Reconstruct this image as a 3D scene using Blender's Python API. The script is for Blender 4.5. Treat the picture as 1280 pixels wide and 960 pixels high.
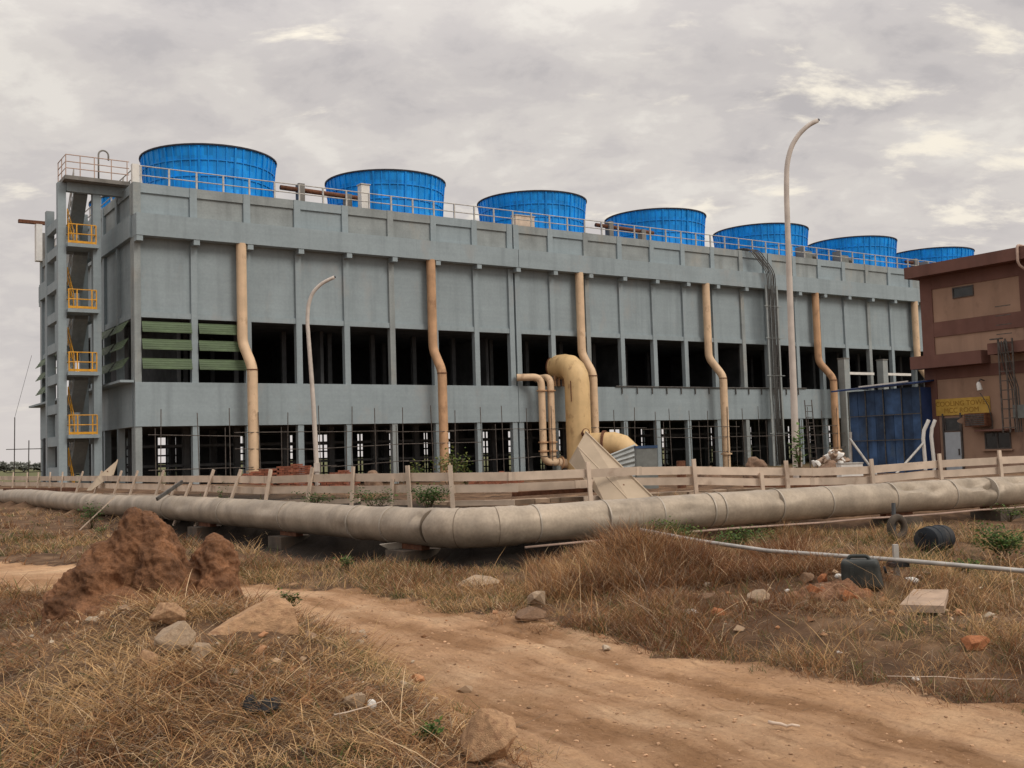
import bpy, bmesh, math, random
import numpy as np
from mathutils import Vector, Matrix, Euler
R = math.radians
random.seed(7); rng = np.random.default_rng(7)
for o in list(bpy.data.objects): bpy.data.objects.remove(o)
S = bpy.context.scene
COL = S.collection

# ------------------------------------------------------------------ camera
F = 1330.0; EYE = 1.75; PITCH = math.atan(85/1330); ROLL = -0.031
cam_d = bpy.data.cameras.new('camera'); cam = bpy.data.objects.new('camera', cam_d); COL.objects.link(cam)
cam_d.sensor_width = 36; cam_d.lens = 36*F/1280; cam_d.clip_start = 0.1; cam_d.clip_end = 9000
CM = Matrix.Rotation(math.pi/2+PITCH, 3, 'X') @ Matrix.Rotation(ROLL, 3, 'Z')
cam.matrix_world = Matrix.Translation((0, 0, EYE)) @ CM.to_4x4()
S.camera = cam
S.render.resolution_x = 1024; S.render.resolution_y = 768

# ------------------------------------------------------------------ sky
SUN_EL, SUN_AZ = 42, 128          # azimuth clockwise from +Y
W = bpy.data.worlds.new('World'); S.world = W; W.use_nodes = True
nt = W.node_tree; N = nt.nodes; L = nt.links; N.clear()
def nd(t, **k):
    n = N.new(t)
    for a, b in k.items(): setattr(n, a, b)
    return n
wo = nd('ShaderNodeOutputWorld'); bg = nd('ShaderNodeBackground'); bg.inputs[1].default_value = 0.1
sky = nd('ShaderNodeTexSky', sky_type='NISHITA', sun_disc=False, sun_elevation=R(SUN_EL), sun_rotation=R(SUN_AZ))
tc = nd('ShaderNodeTexCoord'); sep = nd('ShaderNodeSeparateXYZ'); L.new(tc.outputs['Generated'], sep.inputs[0])
def mth(op, a, b=None, clamp=False):
    n = nd('ShaderNodeMath', operation=op); n.use_clamp = clamp
    for i, v in enumerate((a, b)):
        if v is None: continue
        if isinstance(v, (int, float)): n.inputs[i].default_value = v
        else: L.new(v, n.inputs[i])
    return n.outputs[0]
zc = mth('MAXIMUM', sep.outputs[2], 0.0); zd = mth('ADD', zc, 0.30)
cmb = nd('ShaderNodeCombineXYZ')
L.new(mth('DIVIDE', sep.outputs[0], zd), cmb.inputs[0]); L.new(mth('DIVIDE', sep.outputs[1], zd), cmb.inputs[1])
def noise(scale, det, rough, off, dist=0.0, stretch=(1, 1, 1)):
    m = nd('ShaderNodeMapping'); m.inputs[1].default_value = off; m.inputs[3].default_value = stretch
    L.new(cmb.outputs[0], m.inputs[0])
    n = nd('ShaderNodeTexNoise'); n.inputs['Scale'].default_value = scale; n.inputs['Detail'].default_value = det
    n.inputs['Roughness'].default_value = rough; n.inputs['Distortion'].default_value = dist
    L.new(m.outputs[0], n.inputs['Vector']); return n.outputs[0]
def ramp(v, stops, interp='EASE'):
    r = nd('ShaderNodeValToRGB'); r.color_ramp.interpolation = interp
    e = r.color_ramp.elements
    while len(e) < len(stops): e.new(0.5)
    for i, (p, c) in enumerate(stops): e[i].position = p; e[i].color = (*c, 1) if len(c) == 3 else c
    L.new(v, r.inputs[0]); return r.outputs[0]
def mixc(f, a, b, mode='MIX'):
    m = nd('ShaderNodeMix', data_type='RGBA', blend_type=mode)
    if isinstance(f, (int, float)): m.inputs[0].default_value = f
    else: L.new(f, m.inputs[0])
    for i, v in ((6, a), (7, b)):
        if isinstance(v, tuple): m.inputs[i].default_value = (*v, 1)
        else: L.new(v, m.inputs[i])
    return m.outputs[2]
n1 = noise(2.3, 8, 0.55, (3.1, 1.7, 0), 0.2, (1.0, 1.0, 1))
n2 = noise(7.5, 8, 0.6, (7.7, -2.2, 0), 0.25, (.9, 1.1, 1))
n3 = noise(0.9, 3, 0.5, (-4.2, 5.0, 0))
body = mth('ADD', mth('MULTIPLY', n1, 0.6), mth('MULTIPLY', n2, 0.4))
cloud = ramp(body, [(0.39, (4.75, 4.5, 4.5)), (0.465, (5.55, 5.22, 5.1)), (0.53, (6.25, 5.88, 5.6)), (0.60, (7.2, 6.82, 6.35))])
# thin bright breaks, more of them towards the right where the veil is thin
side = mth('MULTIPLY', mth('ADD', sep.outputs[0], 0.10), 1.2, True)
n4 = noise(6.0, 7, 0.6, (1.3, 9.2, 0), 0.25, (.75, 1.25, 1))
brk = mth('ADD', mth('MULTIPLY', n4, 0.75), mth('MULTIPLY', n3, 0.25))
brk = mth('ADD', brk, mth('MULTIPLY', side, 0.13))
brm = ramp(brk, [(0.575, (0, 0, 0)), (0.68, (1, 1, 1))])
thin = mixc(0.10, (9.6, 8.75, 7.3), sky.outputs[0])
cl = mixc(brm, cloud, thin)
veil = mixc(ramp(zc, [(0.0, (1, 1, 1)), (0.12, (0.2, 0.2, 0.2)), (0.3, (0, 0, 0))]), cl, (6.2, 5.75, 5.5))
gain = ramp(zc, [(0.0, (1, 1, 1)), (0.34, (1.0, 1.0, 1.0)), (0.75, (2.0, 2.0, 2.0))], 'LINEAR')
fin = mixc(1.0, veil, gain, 'MULTIPLY')
L.new(fin, bg.inputs[0]); L.new(bg.outputs[0], wo.inputs[0])

sd = bpy.data.lights.new('sun', 'SUN'); sd.energy = 1.3; sd.angle = R(22); sd.color = (1.0, 0.93, 0.84)
sun = bpy.data.objects.new('sun', sd); COL.objects.link(sun)
sv = Vector((math.sin(R(SUN_AZ))*math.cos(R(SUN_EL)), math.cos(R(SUN_AZ))*math.cos(R(SUN_EL)), math.sin(R(SUN_EL))))
sun.rotation_euler = sv.to_track_quat('Z', 'Y').to_euler(); sun.location = sv*200
S.view_settings.view_transform = 'Standard'; S.view_settings.look = 'None'; S.view_settings.gamma = 1
S.view_settings.exposure = 0.10; S.view_settings.use_curve_mapping = False
S.render.engine = 'CYCLES'

# ------------------------------------------------------------------ numpy noise
def _h(ix, iy, s):
    n = (ix*374761393 + iy*668265263 + s*1442695041) & 0xffffffff
    n = ((n ^ (n >> 13))*1274126177) & 0xffffffff
    return ((n ^ (n >> 16)) & 0xffff)/65535.0
def vnoise(x, y, s=0):
    x = np.asarray(x, float); y = np.asarray(y, float)
    ix = np.floor(x).astype(np.int64); iy = np.floor(y).astype(np.int64); fx = x-ix; fy = y-iy
    fx = fx*fx*(3-2*fx); fy = fy*fy*(3-2*fy)
    a = _h(ix, iy, s); b = _h(ix+1, iy, s); c = _h(ix, iy+1, s); d = _h(ix+1, iy+1, s)
    return (a*(1-fx)+b*fx)*(1-fy)+(c*(1-fx)+d*fx)*fy
def fbm(x, y, o=4, s=0, g=0.5):
    t = 0; a = 1; m = 0
    for k in range(o):
        t = t+a*vnoise(x*2**k, y*2**k, s+k*17); m += a; a *= g
    return t/m-0.5
def fbm3(P, sc, o=4, s=0):
    x, y, z = P[:, 0]*sc, P[:, 1]*sc, P[:, 2]*sc
    return (fbm(x+z*.7, y-z*.4, o, s)+fbm(y+5.3+x*.3, z+x*.35, o, s+5)+fbm(z+9.1+y*.3, x-y*.3, o, s+9))/1.7
def sstep(a, b, x):
    t = np.clip((x-a)/(b-a), 0, 1); return t*t*(3-2*t)

# ------------------------------------------------------------------ view helpers: a pixel of the photo to a point at a known depth
def ray(x, y): return CM @ Vector(((x-640)/F, -(y-480)/F, -1.0))
def atY(x, y, Y): d = ray(x, y); return Vector((0, 0, EYE))+d*(Y/d.y)
def atZ(x, y, z): d = ray(x, y); return Vector((0, 0, EYE))+d*((z-EYE)/d.z)
# cooling tower frame: u along the long front, v into the building
UA = R(34.0208); U = Vector((math.cos(UA), math.sin(UA), 0)); V = Vector((-U.y, U.x, 0)); TC = Vector((-19.18, 54.0, 0))
def onF(x, y, v0=0.0):
    d = ray(x, y); k = (TC+V*v0-Vector((0, 0, EYE))).dot(V)/d.dot(V); P = Vector((0, 0, EYE))+d*k
    return (P-TC).dot(U), P.z
def onL(x, y, u0=0.0):
    d = ray(x, y); k = (TC+U*u0-Vector((0, 0, EYE))).dot(U)/d.dot(U); P = Vector((0, 0, EYE))+d*k
    return (P-TC).dot(V), P.z
TW = Matrix.Translation(TC) @ Matrix.Rotation(UA, 4, 'Z')

# ------------------------------------------------------------------ mesh builder
class MB:
    def __init__(s): s.v = []; s.f = []; s.a = []
    def add(s, vs, fs, var=None):
        b = len(s.v); s.v += [tuple(q) for q in vs]
        for f in fs: s.f.append(tuple(i+b for i in f)); s.a.append(random.random() if var is None else var)
        return s
    def box(s, x0, x1, y0, y1, z0, z1, var=None):
        vs = [(x0, y0, z0), (x1, y0, z0), (x1, y1, z0), (x0, y1, z0), (x0, y0, z1), (x1, y0, z1), (x1, y1, z1), (x0, y1, z1)]
        return s.add(vs, [(3, 2, 1, 0), (4, 5, 6, 7), (0, 1, 5, 4), (1, 2, 6, 5), (2, 3, 7, 6), (3, 0, 4, 7)], var)
    def obox(s, c, e, size, var=None, taper=1.0):
        m = Euler(e).to_matrix() if not isinstance(e, Matrix) else e
        h = [q/2 for q in size]; vs = []
        for z in (-1, 1):
            k = taper if z > 0 else 1
            for x, y in ((-1, -1), (1, -1), (1, 1), (-1, 1)): vs.append(Vector(c)+m @ Vector((x*h[0]*k, y*h[1]*k, z*h[2])))
        return s.add(vs, [(3, 2, 1, 0), (4, 5, 6, 7), (0, 1, 5, 4), (1, 2, 6, 5), (2, 3, 7, 6), (3, 0, 4, 7)], var)
    def bar(s, a, b, w, h, up=(0, 0, 1)):
        a = Vector(a); b = Vector(b); d = (b-a); l = d.length; d.normalize()
        x = d.cross(Vector(up))
        if x.length < 1e-4: x = d.cross(Vector((1, 0, 0)))
        x.normalize(); y = x.cross(d); m = Matrix((x, y, d)).transposed()
        return s.obox((a+b)/2, m, (w, h, l))
    def tube(s, pts, r, n=12, cap=True, jit=0.0):
        pts = [Vector(q) for q in pts]; m = len(pts); rr = r if isinstance(r, (list, tuple)) else [r]*m
        T = []
        for i in range(m):
            t = (pts[min(i+1, m-1)]-pts[max(i-1, 0)]); t.normalize(); T.append(t)
        nrm = T[0].cross(Vector((0, 0, 1)))
        if nrm.length < 1e-3: nrm = T[0].cross(Vector((1, 0, 0)))
        nrm.normalize(); vs = []
        for i in range(m):
            nrm = (nrm-T[i]*nrm.dot(T[i])); nrm.normalize(); b = T[i].cross(nrm)
            for k in range(n):
                a = 2*math.pi*k/n; q = rr[i]*(1+jit*(random.random()-.5))
                vs.append(pts[i]+(nrm*math.cos(a)+b*math.sin(a))*q)
        fs = [(i*n+k, i*n+(k+1) % n, (i+1)*n+(k+1) % n, (i+1)*n+k) for i in range(m-1) for k in range(n)]
        if cap: fs += [tuple(range(n-1, -1, -1)), tuple((m-1)*n+k for k in range(n))]
        return s.add(vs, fs, random.random())
    def lathe(s, prof, n=32, c=(0, 0, 0), close=False, var=None):
        m = len(prof); vs = [(c[0]+r*math.cos(2*math.pi*k/n), c[1]+r*math.sin(2*math.pi*k/n), c[2]+z) for r, z in prof for k in range(n)]
        b = len(s.v); s.v += vs
        pv = [random.random() for _ in range(n*m)]
        for i in range(m if close else m-1):
            j = (i+1) % m
            for k in range(n):
                s.f.append((b+i*n+k, b+i*n+(k+1) % n, b+j*n+(k+1) % n, b+j*n+k)); s.a.append(pv[i*n+k] if var is None else var)
        return s
    def mesh(s, name, mat, smooth=False):
        me = bpy.data.meshes.new(name); me.from_pydata(s.v, [], s.f); me.update()
        at = me.attributes.new('var', 'FLOAT', 'FACE'); at.data.foreach_set('value', s.a)
        if smooth: me.polygons.foreach_set('use_smooth', [True]*len(me.polygons))
        me.materials.append(mat); return me
    def build(s, name, mat, parent=None, smooth=False, auto=None):
        o = bpy.data.objects.new(name, s.mesh(name, mat, smooth or auto is not None)); COL.objects.link(o); o.parent = parent
        if auto is not None: o.data.set_sharp_from_angle(angle=R(auto))
        return o
def tag(o, label=None, cat=None, group=None, kind=None):
    if label: o['label'] = label
    if cat: o['category'] = cat
    if group: o['group'] = group
    if kind: o['kind'] = kind
    return o
def empty(name, loc, rz=0.0, label=None, cat=None, group=None):
    o = bpy.data.objects.new(name, None); COL.objects.link(o); o.location = loc; o.rotation_euler = (0, 0, rz); o.empty_display_size = .2
    return tag(o, label, cat, group)
def copy_child(src, name, parent, loc=(0, 0, 0), rz=0.0):
    c = src.copy(); COL.objects.link(c); c.parent = parent; c.location = loc; c.rotation_euler = (0, 0, rz); return c
def arc(c, r, a0, a1, ax, ay, n=8):
    c = Vector(c); ax = Vector(ax); ay = Vector(ay)
    return [c+ax*(r*math.cos(a0+(a1-a0)*i/n))+ay*(r*math.sin(a0+(a1-a0)*i/n)) for i in range(n+1)]
def fillet(pts, r, n=6):
    pts = [Vector(q) for q in pts]; out = [pts[0]]
    for i in range(1, len(pts)-1):
        p0, p, p1 = pts[i-1], pts[i], pts[i+1]; d0 = (p0-p); d1 = (p1-p)
        k = min(r, d0.length*.48, d1.length*.48); a = p+d0.normalized()*k; b = p+d1.normalized()*k
        for j in range(n+1):
            t = j/n; out.append(a*(1-t)**2+p*2*t*(1-t)+b*t*t)
    out.append(pts[-1]); return out

# ------------------------------------------------------------------ materials
def mat(name, col, rough=0.8, metal=0.0, mott=0.25, msc=3.0, streak=0.0, ssc=2.0, stain=None, stain_amt=0.0, stain_sc=1.5, bump=0.15, bsc=30.0, var=0.0, spec=0.3, world=False, grain=0.0, form=0.0):
    m = bpy.data.materials.new(name); m.use_nodes = True; t = m.node_tree; ns = t.nodes; ls = t.links; ns.clear()
    def n(ty, **k):
        q = ns.new(ty)
        for a, b in k.items(): setattr(q, a, b)
        return q
    out = n('ShaderNodeOutputMaterial'); bs = n('ShaderNodeBsdfPrincipled'); ls.new(bs.outputs[0], out.inputs[0])
    bs.inputs['Roughness'].default_value = rough; bs.inputs['Metallic'].default_value = metal; bs.inputs['Specular IOR Level'].default_value = spec
    if world: co = n('ShaderNodeNewGeometry').outputs['Position']
    else: co = n('ShaderNodeTexCoord').outputs['Object']
    def noi(sc, det=6, st=(1, 1, 1), ro=.55):
        mp = n('ShaderNodeMapping'); mp.inputs[3].default_value = st; ls.new(co, mp.inputs[0])
        q = n('ShaderNodeTexNoise'); q.inputs['Scale'].default_value = sc; q.inputs['Detail'].default_value = det; q.inputs['Roughness'].default_value = ro
        ls.new(mp.outputs[0], q.inputs['Vector']); return q.outputs[0]
    def mr(v, a, b, c, d):
        q = n('ShaderNodeMapRange'); q.inputs[1].default_value = a; q.inputs[2].default_value = b; q.inputs[3].default_value = c; q.inputs[4].default_value = d
        ls.new(v, q.inputs[0]); return q.outputs[0]
    def mx(f, a, b, mode='MIX'):
        q = n('ShaderNodeMix', data_type='RGBA', blend_type=mode)
        if isinstance(f, (int, float)): q.inputs[0].default_value = f
        else: ls.new(f, q.inputs[0])
        for i, v in ((6, a), (7, b)):
            if isinstance(v, tuple): q.inputs[i].default_value = (*v[:3], 1)
            else: ls.new(v, q.inputs[i])
        return q.outputs[2]
    c = mx(mr(noi(msc), .32, .68, 0, 1), tuple(q*(1-mott) for q in col), tuple(min(.9, q*(1+mott)) for q in col))
    if grain: c = mx(1.0, c, mr(noi(msc*14, 3), .3, .7, 1-grain, 1+grain), 'MULTIPLY')
    if form: c = mx(1.0, c, mr(noi(1.0, 4, (.10, .10, 4.5)), .3, .7, 1-form, 1+form), 'MULTIPLY')
    if streak: c = mx(mr(noi(ssc, 5, (1, 1, .06)), .5, .75, 0, streak), c, tuple(q*.45 for q in col))
    if stain: c = mx(mr(noi(stain_sc, 8, (1, 1, .6), .65), .60-stain_amt*.2, .68, 0, min(1, .35+stain_amt)), c, stain)
    if var:
        a = n('ShaderNodeAttribute', attribute_name='var')
        c = mx(1.0, c, mr(a.outputs['Fac'], 0, 1, 1-var, 1+var), 'MULTIPLY')
    ls.new(c, bs.inputs['Base Color'])
    rr = mr(noi(msc*2.3), .3, .7, max(.05, rough-.12), min(1, rough+.1)); ls.new(rr, bs.inputs['Roughness'])
    if bump:
        b = n('ShaderNodeBump'); b.inputs['Strength'].default_value = bump; b.inputs['Distance'].default_value = .02
        ls.new(noi(bsc, 8), b.inputs['Height']); ls.new(b.outputs[0], bs.inputs['Normal'])
    return m
M = {}
M['paint'] = mat('grey_wall_paint', (.266, .316, .338), .75, mott=.07, msc=.55, streak=.32, ssc=1.9, stain=(.31, .315, .31), stain_amt=.2, stain_sc=.5, bump=.1, bsc=6, grain=.05, form=.04)
M['paintw'] = mat('weathered_grey_paint', (.26, .285, .285), .8, mott=.16, msc=.7, streak=.45, ssc=1.7, stain=(.34, .32, .28), stain_amt=.35, stain_sc=.5, bump=.12, bsc=6, grain=.07, form=.04)
M['conc'] = mat('bare_concrete', (.20, .19, .175), .9, mott=.25, msc=1.2, streak=.4, bump=.25, bsc=18)
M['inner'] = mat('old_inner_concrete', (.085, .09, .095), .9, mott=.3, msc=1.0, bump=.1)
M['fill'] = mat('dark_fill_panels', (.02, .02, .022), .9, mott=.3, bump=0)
M['blue'] = mat('blue_frp', (.003, .27, .76), .5, mott=.14, msc=.8, streak=.35, ssc=3.5, stain=(.03, .33, .70), stain_amt=.3, stain_sc=.9, bump=.06, bsc=4, var=.2, spec=.3)
M['rim'] = mat('dark_rim', (.03, .03, .04), .7, bump=0)
M['green'] = mat('green_louver', (.085, .125, .065), .6, mott=.3, msc=2, streak=.3, bump=.05)
M['tan'] = mat('tan_pipe_paint', (.64, .46, .30), .6, mott=.13, msc=1.2, streak=.3, ssc=3.0, stain=(.17, .07, .035), stain_amt=.16, stain_sc=2.1, bump=.06, bsc=8)
M['tanrust'] = mat('rusty_tan_paint', (.50, .30, .17), .7, mott=.2, msc=1.2, streak=.45, ssc=3.0, stain=(.07, .03, .018), stain_amt=.3, stain_sc=.9, bump=.1, bsc=8)
M['cream'] = mat('cream_pipe_paint', (.62, .43, .215), .55, mott=.12, msc=.9, streak=.35, ssc=2.5, stain=(.22, .10, .04), stain_amt=.14, stain_sc=1.8, bump=.05, bsc=6)
M['rust'] = mat('rust', (.13, .055, .03), .9, mott=.4, msc=9, bump=.2)
M['steel'] = mat('galvanised_steel', (.42, .40, .37), .55, .4, mott=.2, msc=5, bump=.05)
M['pinkrail'] = mat('primer_rail', (.42, .30, .24), .7, mott=.2, msc=4, bump=0)
M['yellow'] = mat('yellow_rail_paint', (.62, .30, .025), .55, mott=.2, msc=4, bump=0)
M['black'] = mat('black_rubber', (.014, .014, .015), .7, mott=.3, msc=8, bump=.1)
M['cable'] = mat('cable_sheath', (.08, .075, .07), .6, mott=.4, msc=9, bump=0)
M['pole'] = mat('lamp_pole_paint', (.52, .46, .41), .6, mott=.12, msc=3, streak=.3, ssc=8, bump=.03)
M['scaf'] = mat('scaffold_tube', (.10, .085, .075), .75, .2, mott=.4, msc=5, bump=0)
M['clad'] = mat('pipe_cladding', (.35, .29, .225), .55, .25, mott=.22, msc=1.6, streak=.35, ssc=2.2, stain=(.15, .12, .09), stain_amt=.18, stain_sc=1.1, bump=.3, bsc=4, grain=.1, world=True)
M['plank'] = mat('beige_plank', (.52, .415, .325), .75, mott=.16, msc=2.2, streak=.0, stain=(.17, .09, .055), stain_amt=.1, stain_sc=1.7, bump=.12, bsc=14, var=.14)
M['plank2'] = mat('beige_sheet', (.40, .315, .225), .62, mott=.12, msc=1.4, stain=(.22, .14, .09), stain_amt=.05, stain_sc=2.0, bump=.06, bsc=6)
M['brick'] = mat('red_brick', (.24, .085, .05), .9, mott=.25, msc=7, bump=.3, bsc=20, var=.35)
M['stone'] = mat('rough_stone_wall', (.25, .18, .125), .9, mott=.35, msc=2.5, stain=(.12, .09, .06), stain_amt=.35, bump=.5, bsc=9, var=.28)
M['brown'] = mat('brown_wall_paint', (.155, .076, .060), .85, mott=.12, msc=.9, streak=.35, ssc=2, bump=.08)
M['tanwall'] = mat('tan_wall_paint', (.32, .205, .145), .88, mott=.12, msc=.7, streak=.3, ssc=1.7, stain=(.16, .10, .075), stain_amt=.2, stain_sc=.7, bump=.08)
M['glass'] = mat('dark_glass', (.02, .022, .022), .15, mott=.2, bump=0, spec=.5)
M['frame'] = mat('window_frame', (.07, .06, .055), .6, bump=0)
M['door'] = mat('pale_door', (.38, .41, .44), .6, mott=.08, msc=3, bump=.03)
M['sign'] = mat('yellow_sign', (.46, .29, .06), .7, mott=.15, msc=3, bump=0)
M['signtxt'] = mat('faded_lettering', (.27, .15, .026), .8, mott=.2, bump=0)
M['tarp'] = mat('blue_tarp', (.032, .068, .145), .55, mott=.5, msc=1.3, streak=.6, ssc=2.2, stain=(.07, .10, .14), stain_amt=.15, stain_sc=1.1, bump=.6, bsc=2.5, var=.35)
M['tarpd'] = mat('dark_blue_sheet', (.018, .04, .12), .6, mott=.3, msc=1, bump=.2, bsc=4)
M['white'] = mat('white_paint', (.66, .64, .60), .6, mott=.1, bump=0)
M['corr'] = mat('corrugated_sheet', (.42, .44, .43), .5, .3, mott=.15, msc=2, bump=0)
M['greybox'] = mat('grey_steel_box', (.17, .18, .17), .7, mott=.2, bump=.05)
M['drum'] = mat('dark_blue_plastic', (.010, .014, .020), .7, mott=.5, msc=5, stain=(.06, .05, .04), stain_amt=.3, stain_sc=3, bump=.1)
M['can'] = mat('dark_grey_plastic', (.030, .034, .032), .55, mott=.4, msc=6, bump=.06, stain=(.10, .08, .06), stain_amt=.2, stain_sc=4)
M['dirt'] = mat('termite_soil', (.165, .078, .038), .95, mott=.45, msc=3.5, stain=(.07, .032, .018), stain_amt=.3, stain_sc=2.4, bump=.9, bsc=26, grain=.3, world=True)
M['earth'] = mat('crumbly_earth', (.20, .105, .06), .95, mott=.4, msc=6, stain=(.30, .12, .05), stain_amt=.3, stain_sc=4, bump=.9, bsc=24, grain=.3)
M['dirtpile'] = mat('heap_soil', (.19, .12, .08), .95, mott=.35, msc=4, bump=.8, bsc=14, grain=.25, world=True)
M['rockY'] = mat('ochre_rock', (.37, .225, .125), .9, mott=.3, msc=5, stain=(.17, .08, .045), stain_amt=.4, stain_sc=4, bump=.6, bsc=22, grain=.15)
M['rockG'] = mat('buff_rock', (.34, .25, .17), .9, mott=.25, msc=5, stain=(.2, .12, .07), stain_amt=.3, stain_sc=5, bump=.5, bsc=22, grain=.15)
M['rockO'] = mat('orange_clod', (.36, .14, .06), .95, mott=.3, msc=6, bump=.7, bsc=20, grain=.2)
M['rockB'] = mat('brown_rock', (.19, .115, .07), .95, mott=.3, msc=6, bump=.6, bsc=20, grain=.2)
M['slab'] = mat('pinkish_slab', (.36, .26, .19), .9, mott=.2, msc=5, bump=.3, bsc=16)
M['sleep'] = mat('dirty_concrete', (.075, .06, .047), .95, mott=.4, msc=4, stain=(.11, .07, .045), stain_amt=.4, stain_sc=3, bump=.5, bsc=15)
M['bark'] = mat('stem', (.12, .085, .05), .9, mott=.3, msc=20, bump=.3)

def leafmat(name, translucent=.25):
    m = bpy.data.materials.new(name); m.use_nodes = True; t = m.node_tree; ns = t.nodes; ls = t.links; bs = ns['Principled BSDF']
    a = ns.new('ShaderNodeAttribute'); a.attribute_name = 'tint'; ls.new(a.outputs['Color'], bs.inputs['Base Color'])
    bs.inputs['Roughness'].default_value = .75; bs.inputs['Specular IOR Level'].default_value = .2
    tr = ns.new('ShaderNodeBsdfTranslucent'); ls.new(a.outputs['Color'], tr.inputs[0])
    mx = ns.new('ShaderNodeMixShader'); mx.inputs[0].default_value = translucent
    ls.new(bs.outputs[0], mx.inputs[1]); ls.new(tr.outputs[0], mx.inputs[2]); ls.new(mx.outputs[0], ns['Material Output'].inputs[0]); return m
M['grass'] = leafmat('grass_blades'); M['leaf'] = leafmat('leaves')

# ------------------------------------------------------------------ terrain
ROAD = [(-24, 27.5, 1.0), (-11, 19.6, 1.0), (-6.6, 16.4, 1.0), (-4.0, 14.6, .75), (-2.6, 13.5, .75), (-.55, 10.0, 1.05), (1.35, 6.9, 1.55), (3.0, 3.6, 2.1), (6, -2, 2.5), (20, -30, 2.6)]
def road_d(x, y):
    best = np.full(np.shape(x), 1e9)
    for (ax, ay, ar), (bx, by, br) in zip(ROAD[:-1], ROAD[1:]):
        dx, dy = bx-ax, by-ay; t = np.clip(((x-ax)*dx+(y-ay)*dy)/(dx*dx+dy*dy), 0, 1)
        best = np.minimum(best, np.hypot(x-ax-t*dx, y-ay-t*dy)-(ar+(br-ar)*t))
    return best
def road_ca(x, y):
    best = np.full(np.shape(x), 1e9); C_ = np.zeros(np.shape(x)); A_ = np.zeros(np.shape(x)); acc = 0
    for (ax, ay, ar), (bx, by, br) in zip(ROAD[:-1], ROAD[1:]):
        dx, dy = bx-ax, by-ay; l = math.hypot(dx, dy); t = np.clip(((x-ax)*dx+(y-ay)*dy)/(l*l), 0, 1); d = np.hypot(x-ax-t*dx, y-ay-t*dy); k = d < best
        best = np.where(k, d, best); C_ = np.where(k, ((x-ax)*dy-(y-ay)*dx)/l, C_); A_ = np.where(k, acc+t*l, A_); acc += l
    return C_, A_
def rut_f(x, y):
    c, a = road_ca(x, y); c = c+fbm(x*.5, y*.5, 3, 15)*.5
    r_ = fbm(c*3.2, a*.22, 3, 91)*1.2+fbm(c*9, a*.5, 3, 92)*.6+fbm(x*2.5, y*2.5, 3, 93)*.6
    for w in (-.75, .75): r_ = r_-.30*np.exp(-((c-w)/.16)**2)
    return r_
def road_mask(x, y):
    d = road_d(x, y)+fbm(x*1.3, y*1.3, 4, 3)*.9+fbm(x*4.5, y*4.5, 3, 6)*.5
    return 1-sstep(-.25, .3, d)
def bumpf(x, y, cx, cy, rx, ry, h, a=0.0):
    c, s = math.cos(a), math.sin(a); X = (x-cx)*c+(y-cy)*s; Y = -(x-cx)*s+(y-cy)*c
    return h*np.exp(-((X/rx)**2+(Y/ry)**2))
def hgt(x, y):
    x = np.asarray(x, float); y = np.asarray(y, float)
    near = np.exp(-(np.maximum(0, y-20)/25)**2)
    rd = road_d(x, y); rm = 1-sstep(-.35, .45, rd+fbm(x*1.1, y*1.1, 3, 3)*.5)
    left = sstep(.1, 1.2, rd)*sstep(15.5, 12.5, y-0.25*x*0)*(x < 6-.9*y*.35)
    h = fbm(x*.35, y*.35, 4, 11)*.22*near
    h = h+(1-rm)*(fbm(x*2.2, y*2.2, 4, 21)*.14+fbm(x*7, y*7, 3, 41)*.05)*near
    h = h+bumpf(x, y, -2.5, 8.6, 1.35, 2.4, .44, .38)+bumpf(x, y, -3.6, 7.0, 1.2, 1.2, .12)+bumpf(x, y, -3.6, 9.2, 1.2, 1.2, .15)+bumpf(x, y, -3.9, 11.3, 1.3, 1.1, .22)+bumpf(x, y, -2.0, 6.2, 1.6, 1.6, .16)
    h = h+bumpf(x, y, 1.45, 14.0, 1.0, 1.1, .42)+bumpf(x, y, 3.4, 13.0, 1.6, 1.0, .18)+bumpf(x, y, 4.0, 12.1, .55, .5, .16)+bumpf(x, y, 3.7, 9.7, 2.2, .9, .08, -.6)
    # shallow drain under the insulated pipe
    h = h-bumpf(x, y, 3, 17.8, 4.5, .9, .10, .48)-bumpf(x, y, -5, 21.6, 6.5, .9, .10, -.93)
    # weedy bank behind the pipe, raised to block light under it; carries the fence
    qx, qy = x+.875, y-17.22; d1 = qx*.801+qy*.599; d2 = -qx*.4727+qy*.8812; dm = np.minimum(d1, d2); al = qx*.8812+qy*.4727
    h = h+.68*sstep(.12, .80, dm+fbm(x*1.5, y*1.5, 3, 83)*.35)*sstep(11, 7, dm)*(1-.75*sstep(6.0, 9.0, al)*sstep(3.0, 1.5, dm))
    # road: compacted, slightly sunk, with ruts along it
    rut = np.sin((x*.83+y*.55)*7.5+fbm(x*.6, y*.6, 3, 8)*6)*.010*sstep(.15, -.5, rd)
    h = h*(1-.75*rm)+rm*(-.03+fbm(x*3, y*3, 4, 61)*.045+(fbm(x*11, y*11, 3, 63)*.022+np.maximum(0, fbm(x*19, y*19, 2, 64)-.12)*.06)*near)+rut
    h = h+rut_f(x, y)*.022*rm*near
    far = sstep(24, 34, y)
    h = h+far*.12+sstep(150, 900, y)*fbm(x*.004, y*.004, 3, 71)*4.0
    return h
def hz(x, y): return float(hgt(np.array([x]), np.array([y]))[0])
def gpt(px, py):
    d = ray(px, py); o = Vector((0, 0, EYE)); k = 3.0
    while k < 400:
        P = o+d*k
        if P.z < hz(P.x, P.y): break
        k += .04 if k < 30 else .5
    return P
def spaced(a, b, st, lo, hi, g):
    v = list(np.arange(a, b+1e-6, st)); s = st
    while v[-1] < hi: s *= g; v.append(v[-1]+s)
    s = st; w = []; q = a
    while q > lo: s *= g; q -= s; w.append(q)
    return np.array(w[::-1]+v)
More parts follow.
